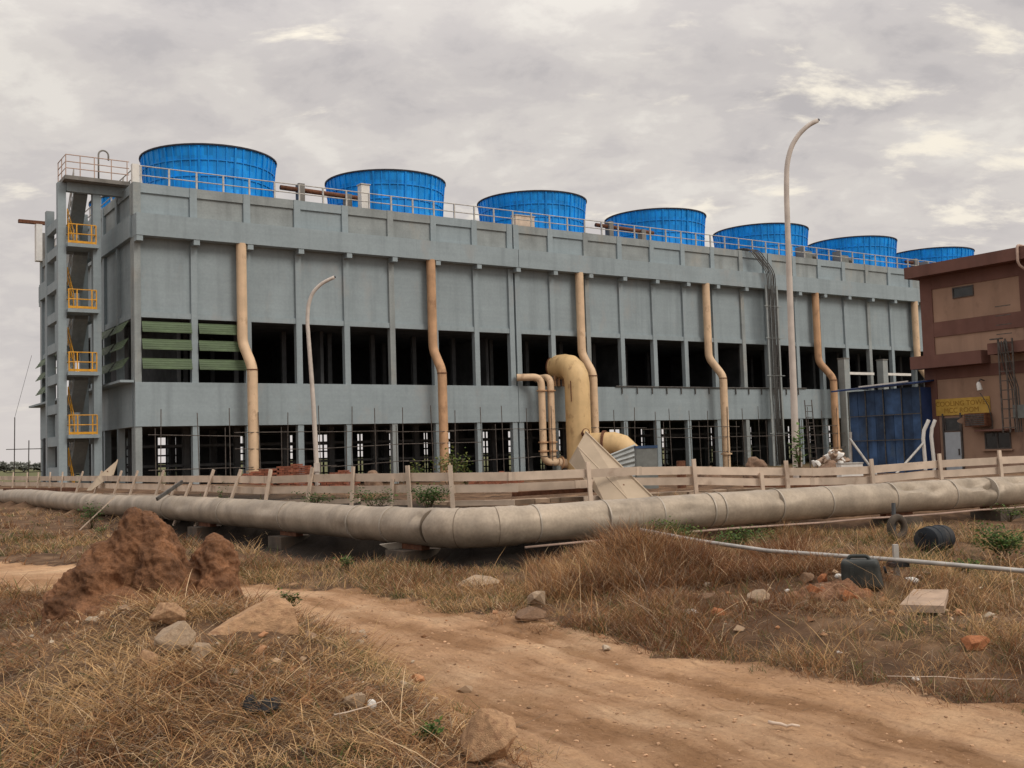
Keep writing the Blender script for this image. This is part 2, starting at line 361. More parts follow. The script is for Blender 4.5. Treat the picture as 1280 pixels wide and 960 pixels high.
gx = spaced(-5.5, 6.5, .034, -3500, 3500, 1.10); gy = spaced(4.9, 13.5, .034, -300, 5000, 1.07)
XX, YY = np.meshgrid(gx, gy); ZZ = hgt(XX, YY)
nx, ny = len(gx), len(gy)
vs = np.stack([XX, YY, ZZ], -1).reshape(-1, 3)
idx = np.arange(nx*ny).reshape(ny, nx)
fs = np.stack([idx[:-1, :-1], idx[:-1, 1:], idx[1:, 1:], idx[1:, :-1]], -1).reshape(-1, 4)
def npmesh(name, vs, fs, mats, smooth=True):
    me = bpy.data.meshes.new(name); k = fs.shape[1]
    me.vertices.add(len(vs)); me.vertices.foreach_set('co', vs.astype(np.float32).ravel())
    me.loops.add(fs.size); me.loops.foreach_set('vertex_index', fs.astype(np.int32).ravel())
    me.polygons.add(len(fs)); me.polygons.foreach_set('loop_start', np.arange(0, fs.size, k, dtype=np.int32))
    me.polygons.foreach_set('loop_total', np.full(len(fs), k, np.int32))
    me.polygons.foreach_set('use_smooth', np.full(len(fs), smooth, bool)); me.update(calc_edges=True); me.validate()
    for q in mats: me.materials.append(q)
    return me
def ground_mat():
    m = bpy.data.materials.new('bare_earth'); m.use_nodes = True; t = m.node_tree; ns = t.nodes; ls = t.links; bs = ns['Principled BSDF']
    bs.inputs['Roughness'].default_value = .95; bs.inputs['Specular IOR Level'].default_value = .15
    geo = ns.new('ShaderNodeNewGeometry')
    def noi(sc, det=8, ro=.6, st=(1, 1, 1), rz=0):
        mp = ns.new('ShaderNodeMapping'); mp.inputs[3].default_value = st; mp.inputs[2].default_value = (0, 0, rz); ls.new(geo.outputs['Position'], mp.inputs[0])
        q = ns.new('ShaderNodeTexNoise'); q.inputs['Scale'].default_value = sc; q.inputs['Detail'].default_value = det; q.inputs['Roughness'].default_value = ro; ls.new(mp.outputs[0], q.inputs['Vector']); return q.outputs[0]
    def rp(v, st):
        r = ns.new('ShaderNodeValToRGB'); e = r.color_ramp.elements
        while len(e) < len(st): e.new(.5)
        for i, (p, c) in enumerate(st): e[i].position = p; e[i].color = (*c, 1)
        ls.new(v, r.inputs[0]); return r.outputs[0]
    def mx(f, a, b, mode='MIX'):
        q = ns.new('ShaderNodeMix'); q.data_type = 'RGBA'; q.blend_type = mode
        if isinstance(f, float): q.inputs[0].default_value = f
        else: ls.new(f, q.inputs[0])
        ls.new(a, q.inputs[6]); ls.new(b, q.inputs[7]); return q.outputs[2]
    road = rp(noi(.8, 9), [(.3, (.40, .235, .130)), (.5, (.51, .315, .185)), (.68, (.60, .405, .255))])
    trk = rp(noi(2.4, 6, .6, (1, .16, 1), R(-32)), [(.36, (.66, .64, .60)), (.52, (1.0, 1.0, 1.0)), (.66, (1.12, 1.10, 1.08))])
    ra = ns.new('ShaderNodeAttribute'); ra.attribute_name = 'rut'
    trk = rp(ra.outputs['Fac'], [(.15, (.66, .60, .53)), (.38, (.88, .85, .82)), (.55, (1.0, 1.0, 1.0)), (.78, (1.16, 1.16, 1.14))])
    road = mx(.95, road, trk, 'MULTIPLY')
    pit = rp(noi(26, 8, .75), [(.30, (.45, .42, .40)), (.43, (.90, .89, .88)), (.58, (1.0, 1.0, 1.0)), (.70, (1.25, 1.24, 1.22))])
    road = mx(.9, road, pit, 'MULTIPLY')
    tv = ns.new('ShaderNodeAttribute'); tv.attribute_name = 'track'
    def tn(sc, st, ro=.7):
        mp = ns.new('ShaderNodeMapping'); mp.inputs[3].default_value = st; ls.new(tv.outputs['Vector'], mp.inputs[0])
        q = ns.new('ShaderNodeTexNoise'); q.inputs['Scale'].default_value = sc; q.inputs['Detail'].default_value = 8; q.inputs['Roughness'].default_value = ro; ls.new(mp.outputs[0], q.inputs['Vector']); return q.outputs[0]
    scuff = rp(tn(14, (.14, 1, 1)), [(.33, (.52, .47, .42)), (.45, (.92, .91, .90)), (.6, (1.05, 1.05, 1.04)), (.7, (1.28, 1.26, 1.22))])
    road = mx(.7, road, scuff, 'MULTIPLY')
    soil = rp(noi(1.6, 9), [(.3, (.07, .042, .026)), (.5, (.14, .082, .048)), (.7, (.27, .17, .10))])
    soil = mx(.8, soil, pit, 'MULTIPLY')
    a = ns.new('ShaderNodeAttribute'); a.attribute_name = 'road'; ed = noi(5, 6)
    s1 = ns.new('ShaderNodeMath'); s1.operation = 'ADD'; ls.new(a.outputs['Fac'], s1.inputs[0]); ls.new(ed, s1.inputs[1])
    dk = ns.new('ShaderNodeAttribute'); dk.attribute_name = 'pipe_shade'; dkc = ns.new('ShaderNodeRGB'); dkc.outputs[0].default_value = (.022, .016, .012, 1)  # near-black soil tint standing in for the shade under the pipe
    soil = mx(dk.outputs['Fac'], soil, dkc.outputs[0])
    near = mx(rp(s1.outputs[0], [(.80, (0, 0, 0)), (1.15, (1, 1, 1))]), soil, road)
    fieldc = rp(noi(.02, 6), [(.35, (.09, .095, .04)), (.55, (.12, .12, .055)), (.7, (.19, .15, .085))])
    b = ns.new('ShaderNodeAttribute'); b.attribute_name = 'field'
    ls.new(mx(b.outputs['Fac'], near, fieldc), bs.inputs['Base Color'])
    bp = ns.new('ShaderNodeBump'); bp.inputs['Strength'].default_value = 1.0; bp.inputs['Distance'].default_value = .035; ls.new(noi(30, 12, .75), bp.inputs['Height']); ls.new(bp.outputs[0], bs.inputs['Normal'])
    return m
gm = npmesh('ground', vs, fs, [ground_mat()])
at = gm.attributes.new('road', 'FLOAT', 'POINT'); at.data.foreach_set('value', road_mask(XX, YY).ravel().astype(np.float32))
def pipe_shade(x, y):  # mask of the shade painted into the soil below the pipe; also thins grass
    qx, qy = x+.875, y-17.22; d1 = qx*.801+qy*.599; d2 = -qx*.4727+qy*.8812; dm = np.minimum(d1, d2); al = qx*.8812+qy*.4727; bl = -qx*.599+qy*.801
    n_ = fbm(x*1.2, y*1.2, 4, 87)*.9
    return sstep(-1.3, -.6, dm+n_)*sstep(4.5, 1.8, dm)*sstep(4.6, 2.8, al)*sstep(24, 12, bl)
at = gm.attributes.new('rut', 'FLOAT', 'POINT'); at.data.foreach_set('value', (rut_f(XX, YY)+.5).ravel().astype(np.float32))
ca_ = road_ca(XX, YY); at = gm.attributes.new('track', 'FLOAT_VECTOR', 'POINT'); at.data.foreach_set('vector', np.stack([ca_[1]+fbm(XX, YY, 3, 19)*.3, ca_[0]+fbm(XX*.8, YY*.8, 3, 18)*.3, XX*0], -1).ravel().astype(np.float32))
at = gm.attributes.new('pipe_shade', 'FLOAT', 'POINT'); at.data.foreach_set('value', pipe_shade(XX, YY).ravel().astype(np.float32))
at = gm.attributes.new('field', 'FLOAT', 'POINT'); at.data.foreach_set('value', sstep(60, 110, YY).ravel().astype(np.float32))
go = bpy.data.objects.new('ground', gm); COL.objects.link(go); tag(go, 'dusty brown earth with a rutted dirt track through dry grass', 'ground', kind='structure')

# ------------------------------------------------------------------ cooling tower
BAY = 2.925; NF = 28; NL = 9; LEN = NF*BAY+.3; DEP = 25.2; BL = DEP/NL
Z0, ZB0, ZB1, ZW0, ZF0, ZF1, ZP = .0, 3.63, 5.90, 9.25, 13.40, 14.55, 16.25
tower = empty('cooling_tower', TC, UA, 'long grey concrete cooling tower with dark open bays and blue stacks on its roof', 'cooling tower')
HC = .17
def face(org, ds, dn, ns_, bay, fas=.55, front=True):
    """parts of one facade; ds along it, dn outward"""
    org = Vector(org); ds = Vector(ds); dn = Vector(dn)
    def P(s, n, z): return org+ds*s+dn*n+Vector((0, 0, z))
    def bx(mb, s0, s1, n0, n1, z0, z1, var=None):
        q = [P(s0, n0, z0), P(s1, n0, z0), P(s1, n1, z0), P(s0, n1, z0), P(s0, n0, z1), P(s1, n0, z1), P(s1, n1, z1), P(s0, n1, z1)]
        f = [(3, 2, 1, 0), (4, 5, 6, 7), (0, 1, 5, 4), (1, 2, 6, 5), (2, 3, 7, 6), (3, 0, 4, 7)]
        if ds.cross(dn).z < 0: f = [t[::-1] for t in f]
        return mb.add(q, f, var)
    Lf = ns_*bay+.34
    def cpos(i): return .17+i*bay
    joints = (8, 16) if front else ()
    for i in range(ns_+1):
        s = cpos(i); prts = [(s-HC, s+HC)]
        if i in joints: prts = [(s-.46, s-.10), (s+.04, s+.40)]
        for a, b in prts:
            mb = MB(); e = .004 if i in (0, ns_) else 0
            bx(mb, a+e, b-e, -.34, .0, Z0, ZB0)                     # below the basin wall
            bx(mb, a+e, b-e, -.34, -.001, ZB1+.002, ZF0)
            bx(mb, a-.02+e, b+.02-e, -.30, .02, ZF1+.002, ZP-.002)
            mb.build('column', M['paint'] if i % 5 else M['paintw'], tower)
    for i in range(ns_):
        a = cpos(i)+HC; b = cpos(i+1)-HC
        if i in joints: a = cpos(i)+.40
        if i+1 in joints: b = cpos(i+1)-.46
        mb = MB(); bx(mb, a+.002, b-.002, -.28, -.16, ZW0+.30, ZF0+.6); bx(mb, a+.002, b-.002, -.32, -.045, ZW0, ZW0+.30)
        mb.build('wall_panel', M['paint'], tower)
        mb = MB(); bx(mb, a+.03, b-.03, -.26, -.12, ZF1-.3, ZP-.50); bx(mb, a+.025, b-.025, -.28, -.02, ZP-.50, ZP-.01)
        mb.build('parapet_panel', M['paintw'] if (i*7) % 3 else M['paint'], tower)
    # basin wall and fascia channel in lengths between expansion joints
    cuts = [0.0]+[cpos(j) for j in joints]+[Lf]
    for a, b in zip(cuts[:-1], cuts[1:]):
        e0 = -.003 if a == 0 else .02; e1 = .0 if b == Lf else -.02
        mb = MB(); bx(mb, a+e0, b+e1, -.30, .05, ZB0, ZB1)
        mb.build('basin_wall', M['paint'], tower)
        mb = MB(); bx(mb, a+e0, b+e1, -.33, fas, ZF0, ZF1); mb.build('fascia_channel', M['paint'], tower)
    if fas > .2:
        for i in range(ns_+1):
            s = cpos(i); mb = MB(); bx(mb, s-.16, s+.16, -.2, fas-.03, ZF0-.28, ZF0-.003)
            mb.build('corbel', M['paint'], tower)
    return P
# front face: s along u, outward -v
PF = face((0, 0, 0), (1, 0, 0), (0, -1, 0), NF, BAY, .55)
PB = face((0, DEP, 0), (1, 0, 0), (0, 1, 0), NF, BAY, .55, False)
def side_face(org, dn, nb, bay):
    return face(org, (0, 1, 0), dn, nb, bay, .12, False)
PL = side_face((-.006, .35, 0), (-1, 0, 0), 8, (DEP-1.04)/8)
PR = side_face((LEN+.046, .35, 0), (1, 0, 0), 8, (DEP-1.04)/8)
mb = MB().box(.35, LEN-.35, .35, DEP-.35, ZP-.75, ZP-.35); mb.build('roof_slab', M['conc'], tower)
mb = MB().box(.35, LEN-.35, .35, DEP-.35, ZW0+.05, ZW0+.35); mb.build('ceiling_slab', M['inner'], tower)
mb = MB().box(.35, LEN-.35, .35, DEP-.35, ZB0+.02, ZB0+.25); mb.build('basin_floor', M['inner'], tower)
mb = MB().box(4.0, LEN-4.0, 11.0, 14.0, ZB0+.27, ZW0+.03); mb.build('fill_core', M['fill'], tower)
for t0 in range(4, NF, 4):
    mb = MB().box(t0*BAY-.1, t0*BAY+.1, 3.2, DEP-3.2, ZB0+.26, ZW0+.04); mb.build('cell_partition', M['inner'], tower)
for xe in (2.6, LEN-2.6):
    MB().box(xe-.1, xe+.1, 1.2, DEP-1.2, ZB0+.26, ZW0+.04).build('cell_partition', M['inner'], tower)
ic = None
for r_, vv in enumerate((4.2, 8.4, 16.8, 21.0)):
    for i in range(0, NF+1, 2 if r_ else 1):
        if vv > 5 and i == 0: continue
        if ic is None:
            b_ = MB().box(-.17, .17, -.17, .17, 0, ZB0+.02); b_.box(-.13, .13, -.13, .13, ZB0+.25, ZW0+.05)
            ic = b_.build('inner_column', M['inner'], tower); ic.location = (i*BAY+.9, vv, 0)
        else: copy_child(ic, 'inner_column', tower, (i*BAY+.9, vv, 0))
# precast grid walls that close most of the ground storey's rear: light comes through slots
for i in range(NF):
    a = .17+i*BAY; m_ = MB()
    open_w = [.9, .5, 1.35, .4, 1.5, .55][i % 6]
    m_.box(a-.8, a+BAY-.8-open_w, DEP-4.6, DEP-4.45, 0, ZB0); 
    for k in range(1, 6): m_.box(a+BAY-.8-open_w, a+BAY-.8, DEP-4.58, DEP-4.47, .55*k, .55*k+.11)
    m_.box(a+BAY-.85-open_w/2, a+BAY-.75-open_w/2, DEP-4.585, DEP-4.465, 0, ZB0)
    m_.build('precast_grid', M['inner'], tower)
for z in (1.5, 2.6):
    for vv in (4.2, 8.4): MB().box(.6, LEN-.6, vv-.06, vv+.06, z, z+.14).build('tie_beam', M['inner'], tower)
# ledge round the basin on the short side
m_ = MB(); m_.box(-.75, -.06, -.05, DEP+.05, ZB1-.02, ZB1+.10); m_.build('ledge', M['paint'], tower)
# conduit with hooks along the basin wall
m_ = MB(); m_.tube([(31.5, -.12, ZB1+.05), (41, -.12, ZB1+.03), (50.5, -.12, ZB1+.06)], .045, 6)
for k in range(14): m_.box(32+k*1.35, 32.06+k*1.35, -.15, -.09, ZB1-.45, ZB1+.03)
m_.build('hooked_conduit', M['cable'], tower)
# green louvers
def louver_mesh():
    m_ = MB(); n = 9
    vs_ = []; 
    for i in range(n+1):
        a = i/n; zz = -.62*a; yy = -.02-.36*a+.035*(i % 2)
        vs_ += [(0, yy, zz), (1, yy, zz), (1, yy+.012, zz+.02), (0, yy+.012, zz+.02)]
    fs_ = []
    for i in range(n):
        b = 4*i; fs_ += [(b, b+1, b+5, b+4), (b+3, b+7, b+6, b+2), (b, b+4, b+7, b+3), (b+1, b+2, b+6, b+5)]
    m_.add(vs_, fs_); return m_
lou = None
def put_louver(loc, rz, w, dy=1.0):
    global lou
    if lou is None: lou = louver_mesh().build('louver', M['green'], tower); c = lou; c.location = loc; c.rotation_euler = (0, 0, rz)
    else: c = copy_child(lou, 'louver', tower, loc, rz)
    c.scale = (w, dy, .88)
for i in range(2):
    for z in (9.02, 8.12, 7.12): put_louver((.17+i*BAY+HC+.02, -.02, z), 0, BAY-2*HC-.04, .45)
bl = (DEP-1.04)/8
for i in range(8):
    if i < 2 or i > 5:
        for z in (9.12, 8.22, 7.22): put_louver((-.1, .35+.17+(i+1)*bl-HC-.02, z), -math.pi/2, bl-2*HC-.04)
# roof handrail along the front
m_ = MB()
for z in (16.75, 17.25): m_.tube([(.3, .45, z), (LEN-.3, .45, z)], .032, 6)
m_.build('guard_rail', M['steel'], tower)
pst = None
for k in range(56):
    s = .5+k*BAY/2
    if pst is None: pst = MB().box(-.045, .045, -.04, .04, ZP-.36, 17.25).build('rail_post', M['steel'], tower); pst.location = (s, .45, 0)
    else: copy_child(pst, 'rail_post', tower, (s, .45, 0))
m_ = MB()
for z in (16.75, 17.25): m_.tube([(.3, .45, z), (.3, DEP-.4, z)], .032, 6)
for k in range(10): m_.box(.26, .34, .6+k*2.6, .68+k*2.6, ZP-.36, 17.25)
m_.build('guard_rail', M['steel'], tower)
# roof stub post at the near corner
MB().box(.05, .40, .35, .65, ZP+.003, ZP+1.05).build('corner_stub', M['white'], tower)

# ---- fan stacks
def fan_meshes():
    prof = []
    zs = np.linspace(0, 3.6, 7)
    def rad(z): q = z/3.6; return 3.70-.05*math.sin(q*math.pi*.9)+.19*q**1.8
    sh = MB(); n = 48
    out = [(rad(z), z) for z in zs]; inn = [(rad(z)-.09, z) for z in zs[::-1]]
    sh.lathe(out+inn, n, close=True)
    for z in (.0, .95, 1.85, 2.75):                                  # bolted ring flanges
        r0 = rad(z); sh.lathe([(r0+.005, z-.025), (r0+.055, z-.025), (r0+.055, z+.025), (r0+.005, z+.025)], n, close=True, var=.25)
    for k in range(n):                                               # upright flanges
        a = 2*math.pi*(k+.5)/n; w = .030 if k % 4 else .055; d = .045 if k % 4 else .075
        ca, sa = math.cos(a), math.sin(a); vs_ = []
        for z in np.linspace(.03, 3.52, 6):
            r0 = rad(z)-.02
            for q, t in ((r0, -w), (r0+.02+d, -w), (r0+.02+d, w), (r0, w)): vs_.append((q*ca-t*sa, q*sa+t*ca, z))
        fs_ = [(4*i+j, 4*i+(j+1) % 4, 4*i+4+(j+1) % 4, 4*i+4+j) for i in range(5) for j in range(4)]+[(3, 2, 1, 0), (20, 21, 22, 23)]
        sh.add(vs_, fs_, .62 if k % 4 else .2)
    rm_ = MB(); r0 = rad(3.6); rm_.lathe([(r0-.10, 3.56), (r0+.09, 3.56), (r0+.09, 3.64), (r0-.10, 3.64)], n, close=True)
    return sh.mesh('stack_shell', M['blue']), rm_.mesh('stack_rim', M['rim'])
fsh, frm = fan_meshes()
fan_lab = ['blue fan stack closest to the yellow stair tower, the largest looking', 'second blue fan stack counted from the stair tower', 'third blue fan stack counted from the stair tower',
           'fourth blue fan stack, the middle one of the row of seven', 'blue fan stack right behind the top of the tall curved lamp', 'next to last blue fan stack, just right of the tall lamp pole', 'farthest blue fan stack, half hidden by the brown building roof']
def fan(i, t, v, lab):
    e = empty('fan_stack', TW @ Vector((t, v, ZP-.34)), UA+i*.31, lab, 'fan stack', 'blue fan stacks on the cooling tower roof')
    for n_, me in (('shell', fsh), ('rim', frm)):
        o = bpy.data.objects.new(n_, me); COL.objects.link(o); o.parent = e
    MB().tube([(3.9, .3, 3.5), (3.95, .3, 4.15)], .02, 6).build('vent_rod', M['steel'], e)
for i in range(7): fan(i, 6.0+i*11.75, 6.15, fan_lab[i])
fan(8, 6.0, 19.0, 'blue fan stack of the back row, glimpsed through the top of the stair tower')
# pipe bridges between fan stacks
pb_lab = {0: 'short brown roof pipe on two posts between the first and second blue stacks', 2: 'short brown roof pipe on two posts between the third and fourth blue stacks', 5: 'short brown roof pipe on two posts between the last two blue stacks'}
for g, lab in pb_lab.items():
    t0 = 6.0+g*11.75+3.9
    e = empty('roof_pipe', TW @ Vector((t0, 2.2, ZP-.34)), UA, lab, 'pipe', 'brown pipes between the fan stacks')
    MB().tube([(-.8, .6, 1.72), (4.6, .6, 1.62)], .14, 10).build('pipe_run', M['rust'], e, smooth=True)
    for s in (.25, 3.3): MB().box(s, s+.38, .35, .85, 0, 2.05 if s < 1 else 1.75).build('post', M['conc'], e)
for i, (t, lab) in enumerate([(13.9, 'white upright panel box beside the second blue stack'), (25.5, 'tan motor box beside the third blue stack')]):
    e = empty('control_box', TW @ Vector((t, 1.6, ZP-.34)), UA, lab, 'box')
    w, h = (.55, 2.1) if i == 0 else (1.5, 1.35)
    MB().box(-w/2, w/2, -.25, .25, .0, h).build('cabinet', M['white'] if i == 0 else M['plank'], e); MB().box(-w/2-.05, w/2+.05, -.3, .3, h, h+.06).build('lid', M['steel'], e)
for i, t in enumerate((53.2, 57.7, 69.5, 81.0)):
    e = empty('gear_unit', TW @ Vector((t, 1.7, ZP-.34)), UA, ['dark motor unit on the roof in front of the fifth blue stack', 'dark motor unit on the roof at the left edge of the sixth blue stack', 'small grey motor unit by the left edge of the seventh blue stack', 'motor unit on the far roof end beyond the brown building'][i], 'motor')
    if i > 2: bpy.data.objects.remove(e); continue
    MB().box(-.5, .5, -.35, .35, 0, 1.25).build('housing', M['greybox'], e); MB().box(-.62, -.52, -.4, .4, 0, 1.6).build('bracket', M['conc'], e); MB().tube([(.5, 0, .9), (1.3, 0, .9)], .22, 10).build('motor_body', M['cable'], e, smooth=True)

# ---- stair tower at the short side
st = empty('stair_tower', TW @ Vector((-3.2, 2.3, 0)), UA, 'grey concrete stair tower with yellow railed landings at the end of the cooling tower', 'stair tower')
for (x, y, h) in ((0, 0, 16.4), (1.72, 0, 16.35), (0, 3.0, 15.5), (1.72, 3.0, 15.5)):
    MB().box(x, x+.40, y, y+.42, 0, h).build('column', M['paint'], st)
land_z = [3.32, 6.55, 9.80, 13.2]
half = [1.7, 4.95, 8.15, 11.4, 14.6]
for z in land_z:
    MB().box(.40, 1.95, -.35, 1.05, z-.18, z).build('landing', M['paint'], st)
    rl = MB()
    for hh in (.5, 1.0): rl.tube([(.45, .95, z+hh), (.45, -.30, z+hh), (1.80, -.30, z+hh), (1.80, -.02, z+hh)], .030, 6)
    rl.box(.43, 1.83, -.31, -.29, z+.02, z+.14)
    for x in (.45, .85, 1.58, 1.80): rl.box(x-.028, x+.028, -.33, -.27, z, z+1.0)
    rl.build('railing', M['yellow'], st)
for k, z in enumerate(half):
    MB().box(.40, 1.72, 2.5, 3.38, z-.16, z).build('half_landing', M['paint'], st)
    b_ = MB(); b_.box(.02, .30, .42, 3.0, z-.50, z-.02); b_.build('side_beam', M['paint'], st)
for z in land_z: MB().box(.02, .30, .42, 3.0, z-.55, z-.05).build('side_beam', M['paint'], st); MB().box(1.78, 2.06, .42, 3.0, z-.45, z-.02).build('side_beam', M['paint'], st)
levels = sorted([0.0]+half+land_z+[16.45])
for a, b in zip(levels[:-1], levels[1:]):
    up = levels.index(a) % 2 == 0                       # even flights climb away, odd ones climb back
    y0, y1 = (1.05, 2.5) if up else (2.5, 1.05); x0, x1 = (.44, .96) if up else (1.0, 1.69)
    n = 9; m_ = MB(); yb = (y1-y0)/n; zb = (b-a)/n
    for k in range(n):
        ya, yc = sorted((y0+yb*k, y0+yb*(k+1))); m_.box(x0, x1, ya, yc, a+zb*k-.16, a+zb*(k+1))
    q0, q1 = (y0, a), (y1, b); lo = -.22
    m_.add([(x0-.002, q0[0], q0[1]+lo-.14), (x1+.002, q0[0], q0[1]+lo-.14), (x1+.002, q1[0], q1[1]+lo-.14), (x0-.002, q1[0], q1[1]+lo-.14), (x0-.002, q0[0], q0[1]+.05), (x1+.002, q0[0], q0[1]+.05), (x1+.002, q1[0], q1[1]+.05), (x0-.002, q1[0], q1[1]+.05)], [(3, 2, 1, 0), (4, 5, 6, 7), (0, 1, 5, 4), (1, 2, 6, 5), (2, 3, 7, 6), (3, 0, 4, 7)])
    m_.build('stair_flight', M['paintw'], st)
    r_ = MB(); xr = x1 if up else x0
    for hh in (.5, 1.0): r_.tube([(xr, y0, a+hh), (xr, y1, b+hh)], .028, 6)
    for k in (0, .5, 1): r_.tube([(xr, y0+(y1-y0)*k, a+(b-a)*k), (xr, y0+(y1-y0)*k, a+(b-a)*k+1.0)], .028, 6)
    r_.build('stair_rail', M['yellow'] if up else M['steel'], st)
MB().box(.20, 3.45, -.75, 1.3, 16.42, 16.62).build('roof_platform', M['conc'], st)
m_ = MB(); m_.box(.42, 3.4, -.1, .25, 15.95, 16.415); m_.build('platform_beam', M['paint'], st)
r_ = MB()
for hh in (.38, .72, 1.08): r_.tube([(.25, 1.25, 16.62+hh), (.25, -.70, 16.62+hh), (3.4, -.70, 16.62+hh)], .026, 6)
for x in (.25, .95, 1.65, 2.5, 3.3): r_.tube([(x, -.70, 16.62), (x, -.70, 17.70)], .026, 6)
for y in (.3, 1.2): r_.tube([(.25, y, 16.62), (.25, y, 17.70)], .026, 6)
r_.build('platform_rail', M['pinkrail'], st)
m_ = MB(); m_.tube([(1.95, -.3, 16.62), (1.95, -.3, 18.0)]+arc((2.2, -.3, 18.0), .25, math.pi, 0, (1, 0, 0), (0, 0, 1), 10)+[(2.45, -.3, 17.75)], .045, 8)
m_.build('gooseneck_vent', M['conc'], st, smooth=True)
# brown pipe jutting from the far top corner, with post
e = empty('jutting_pipe', TW @ Vector((-.2, 24.6, 16.3)), UA, 'brown pipe sticking out past the far top corner of the cooling tower', 'pipe')
MB().box(-1.3, .9, -.1, .2, 2.55, 2.78).build('pipe_run', M['rust'], e); MB().box(-.2, .2, -.3, .3, -.1, 2.5).build('post', M['white'], e); MB().box(.2, 1.0, -.3, .3, -.1, 1.9).build('wall_stub', M['conc'], e)

# ---- riser pipes on the front
rp_lab = ['tan drop pipe beside the green louvers, nearest the stair tower', 'rust streaked tan drop pipe right of the small street lamp', 'tan drop pipe passing behind the huge yellow elbow pipe', 'tan drop pipe standing left of the black cable run', 'slim rusty tan drop pipe right of the tall lamp pole', 'tan drop pipe just showing at the edge of the brown building']
tops = [(302, 350), (539.5, 370), (725.5, 390), (883.5, 390), (1020.5, 400), (1144, 400)]
bots = [(316, 500), (554, 520), (743, 520), (906, 520), (1043, 500), (1164, 500)]
for i, (a, b) in enumerate(zip(tops, bots)):
    ta, _ = onF(*a, -.32); tb, _ = onF(*b, -1.0)
    e = empty('drop_pipe', TW @ Vector((tb, -1.0, .1)), UA, rp_lab[i], 'pipe', 'tan drop pipes down the cooling tower front')
    d = ta-tb; m_ = MB()
    pts = fillet([(d, .68, 13.33), (d, .68, 7.95), (0, 0, 6.6), (0, 0, .0)], .35, 4)
    m_.tube(pts, .275, 20); m_.build('pipe', M['tanrust'] if i in (1, 4) else M['tan'], e, auto=40)
    for z in (1.05,): MB().lathe([(.28, z-.05), (.40, z-.05), (.40, z+.05), (.28, z+.05)], 20, close=True).build('flange', M['tan'], e)
    MB().lathe([(.28, 6.42), (.30, 6.42), (.30, 6.47), (.28, 6.47)], 20, close=True).build('weld_band', M['rust'], e)
    MB().box(-.3, .3, -.3, .3, -.15, .02).build('base_block', M['conc'], e)
# ---- huge elbow pipe
tc_, zc_ = onF(722, 500, -1.9)
e = empty('elbow_pipe', TW @ Vector((tc_, -1.9, 0)), UA, 'huge cream yellow elbow pipe coming out of the tower and diving to the ground', 'pipe')
r = .80; pts = [(0, 2.1, 7.15), (0, 1.2, 7.15)]+arc((0, 1.15, 6.0), 1.15, math.pi/2, 0, (0, -1, 0), (0, 0, 1), 4)[1:]+[(0, 0, 2.0), (0, 0, .0)]
MB().tube(pts, r, 28).build('pipe', M['cream'], e, auto=32)
MB().tube([(0, 0, 2.05), (.55, -.75, 2.05), (.95, -1.3, 2.05)], .74, 28).build('branch', M['cream'], e, auto=40)
dv = Vector((.59, -.81, 0)); b0 = Vector((.95, -1.3, 2.05))
MB().tube([b0, b0+dv*.14], .88, 28).build('flange', M['rust'], e, auto=40)
MB().tube([b0+dv*.14]+arc(b0+dv*.62-Vector((0, 0, 1.05)), 1.05, math.pi/2, 0, dv, (0, 0, 1), 3)+[b0+dv*1.67-Vector((0, 0, 2.0))], [.76, .76, .74, .74, .74, .74], 28).build('end_elbow', M['cream'], e, auto=30)
MB().tube([(0, 2.1, 7.15), (0, 2.2, 7.15)], .84, 28).build('inlet_flange', M['rust'], e, auto=40)
hc = Vector((-.25, -.95, 2.75)); MB().tube([hc, hc+Vector((-.15, -.3, .1))], .24, 16).build('hatch', M['rust'], e, auto=40)
MB().tube([hc+Vector((-.15, -.3, .1)), hc+Vector((-.18, -.36, .12))], .17, 16).build('hatch_cover', M['cream'], e, auto=40)
for x in (-.55, -.25, .1): MB().tube([(x, 1.6, ZB1), (x, 1.6, 6.6)], .09, 8).build('support_leg', M['tanrust'], e)
m_ = MB()
for k in range(3):
    m_.tube([(-.78+.32*k, -.35-.2*k, 6.1-.7*k), (-.77+.32*k, -.36-.2*k, 4.8-.5*k)], .03, 6)
m_.build('rust_run', M['rust'], e)
# ---- two smaller pipes with elbows
sp_lab = ['thin tan elbow pipe with flanges, left one of the pair by the huge elbow', 'thin tan elbow pipe with flanges, right one of the pair by the huge elbow']
for i, x in enumerate((678, 689.5)):
    t, _ = onF(x, 520, -1.0); tl, zl = onF(654 if i == 0 else 676, 478, -.4)
    e = empty('flanged_pipe', TW @ Vector((t, -1.0, 0)), UA, sp_lab[i], 'pipe', 'pair of thin flanged elbow pipes')
    zt = 6.42; r = .225
    if i == 0: pts = [(-1.35, .75, zt), (-.55, .35, zt)]
    else: pts = [(.0, 1.6, zt), (.0, .55, zt)]
    d = Vector(pts[1])-Vector(pts[0]); d.z = 0
    A = Vector(pts[0]); B = Vector((0, 0, zt)); C_ = Vector((0, 0, 1.05)); D = Vector((.55 if i else 1.1, -.25, 1.0))
    MB().tube(fillet([A, B, C_, D], .55, 6), r, 16).build('pipe', M['tan'], e, auto=40)
    for z in (5.55, 2.3, 1.75): MB().lathe([(.22, z-.04), (.32, z-.04), (.32, z+.04), (.22, z+.04)], 16, close=True).build('flange', M['tanrust'], e)
e = empty('valve_pipe', TW @ Vector((onF(700, 570, -1.2)[0], -1.2, 0)), UA, 'short fat tan pipe with flanged valve below the huge elbow', 'pipe')
MB().tube([(-.2, -.05, 1.0), (1.5, -.4, .72)], .30, 16).build('pipe', M['tan'], e, auto=40)
for k in (.1, .75): MB().tube([(-.2+1.7*k, -.05-.35*k, 1.0-.28*k), (-.12+1.7*k, -.06-.35*k, .99-.28*k)], .42, 16).build('flange', M['tanrust'], e, auto=40)
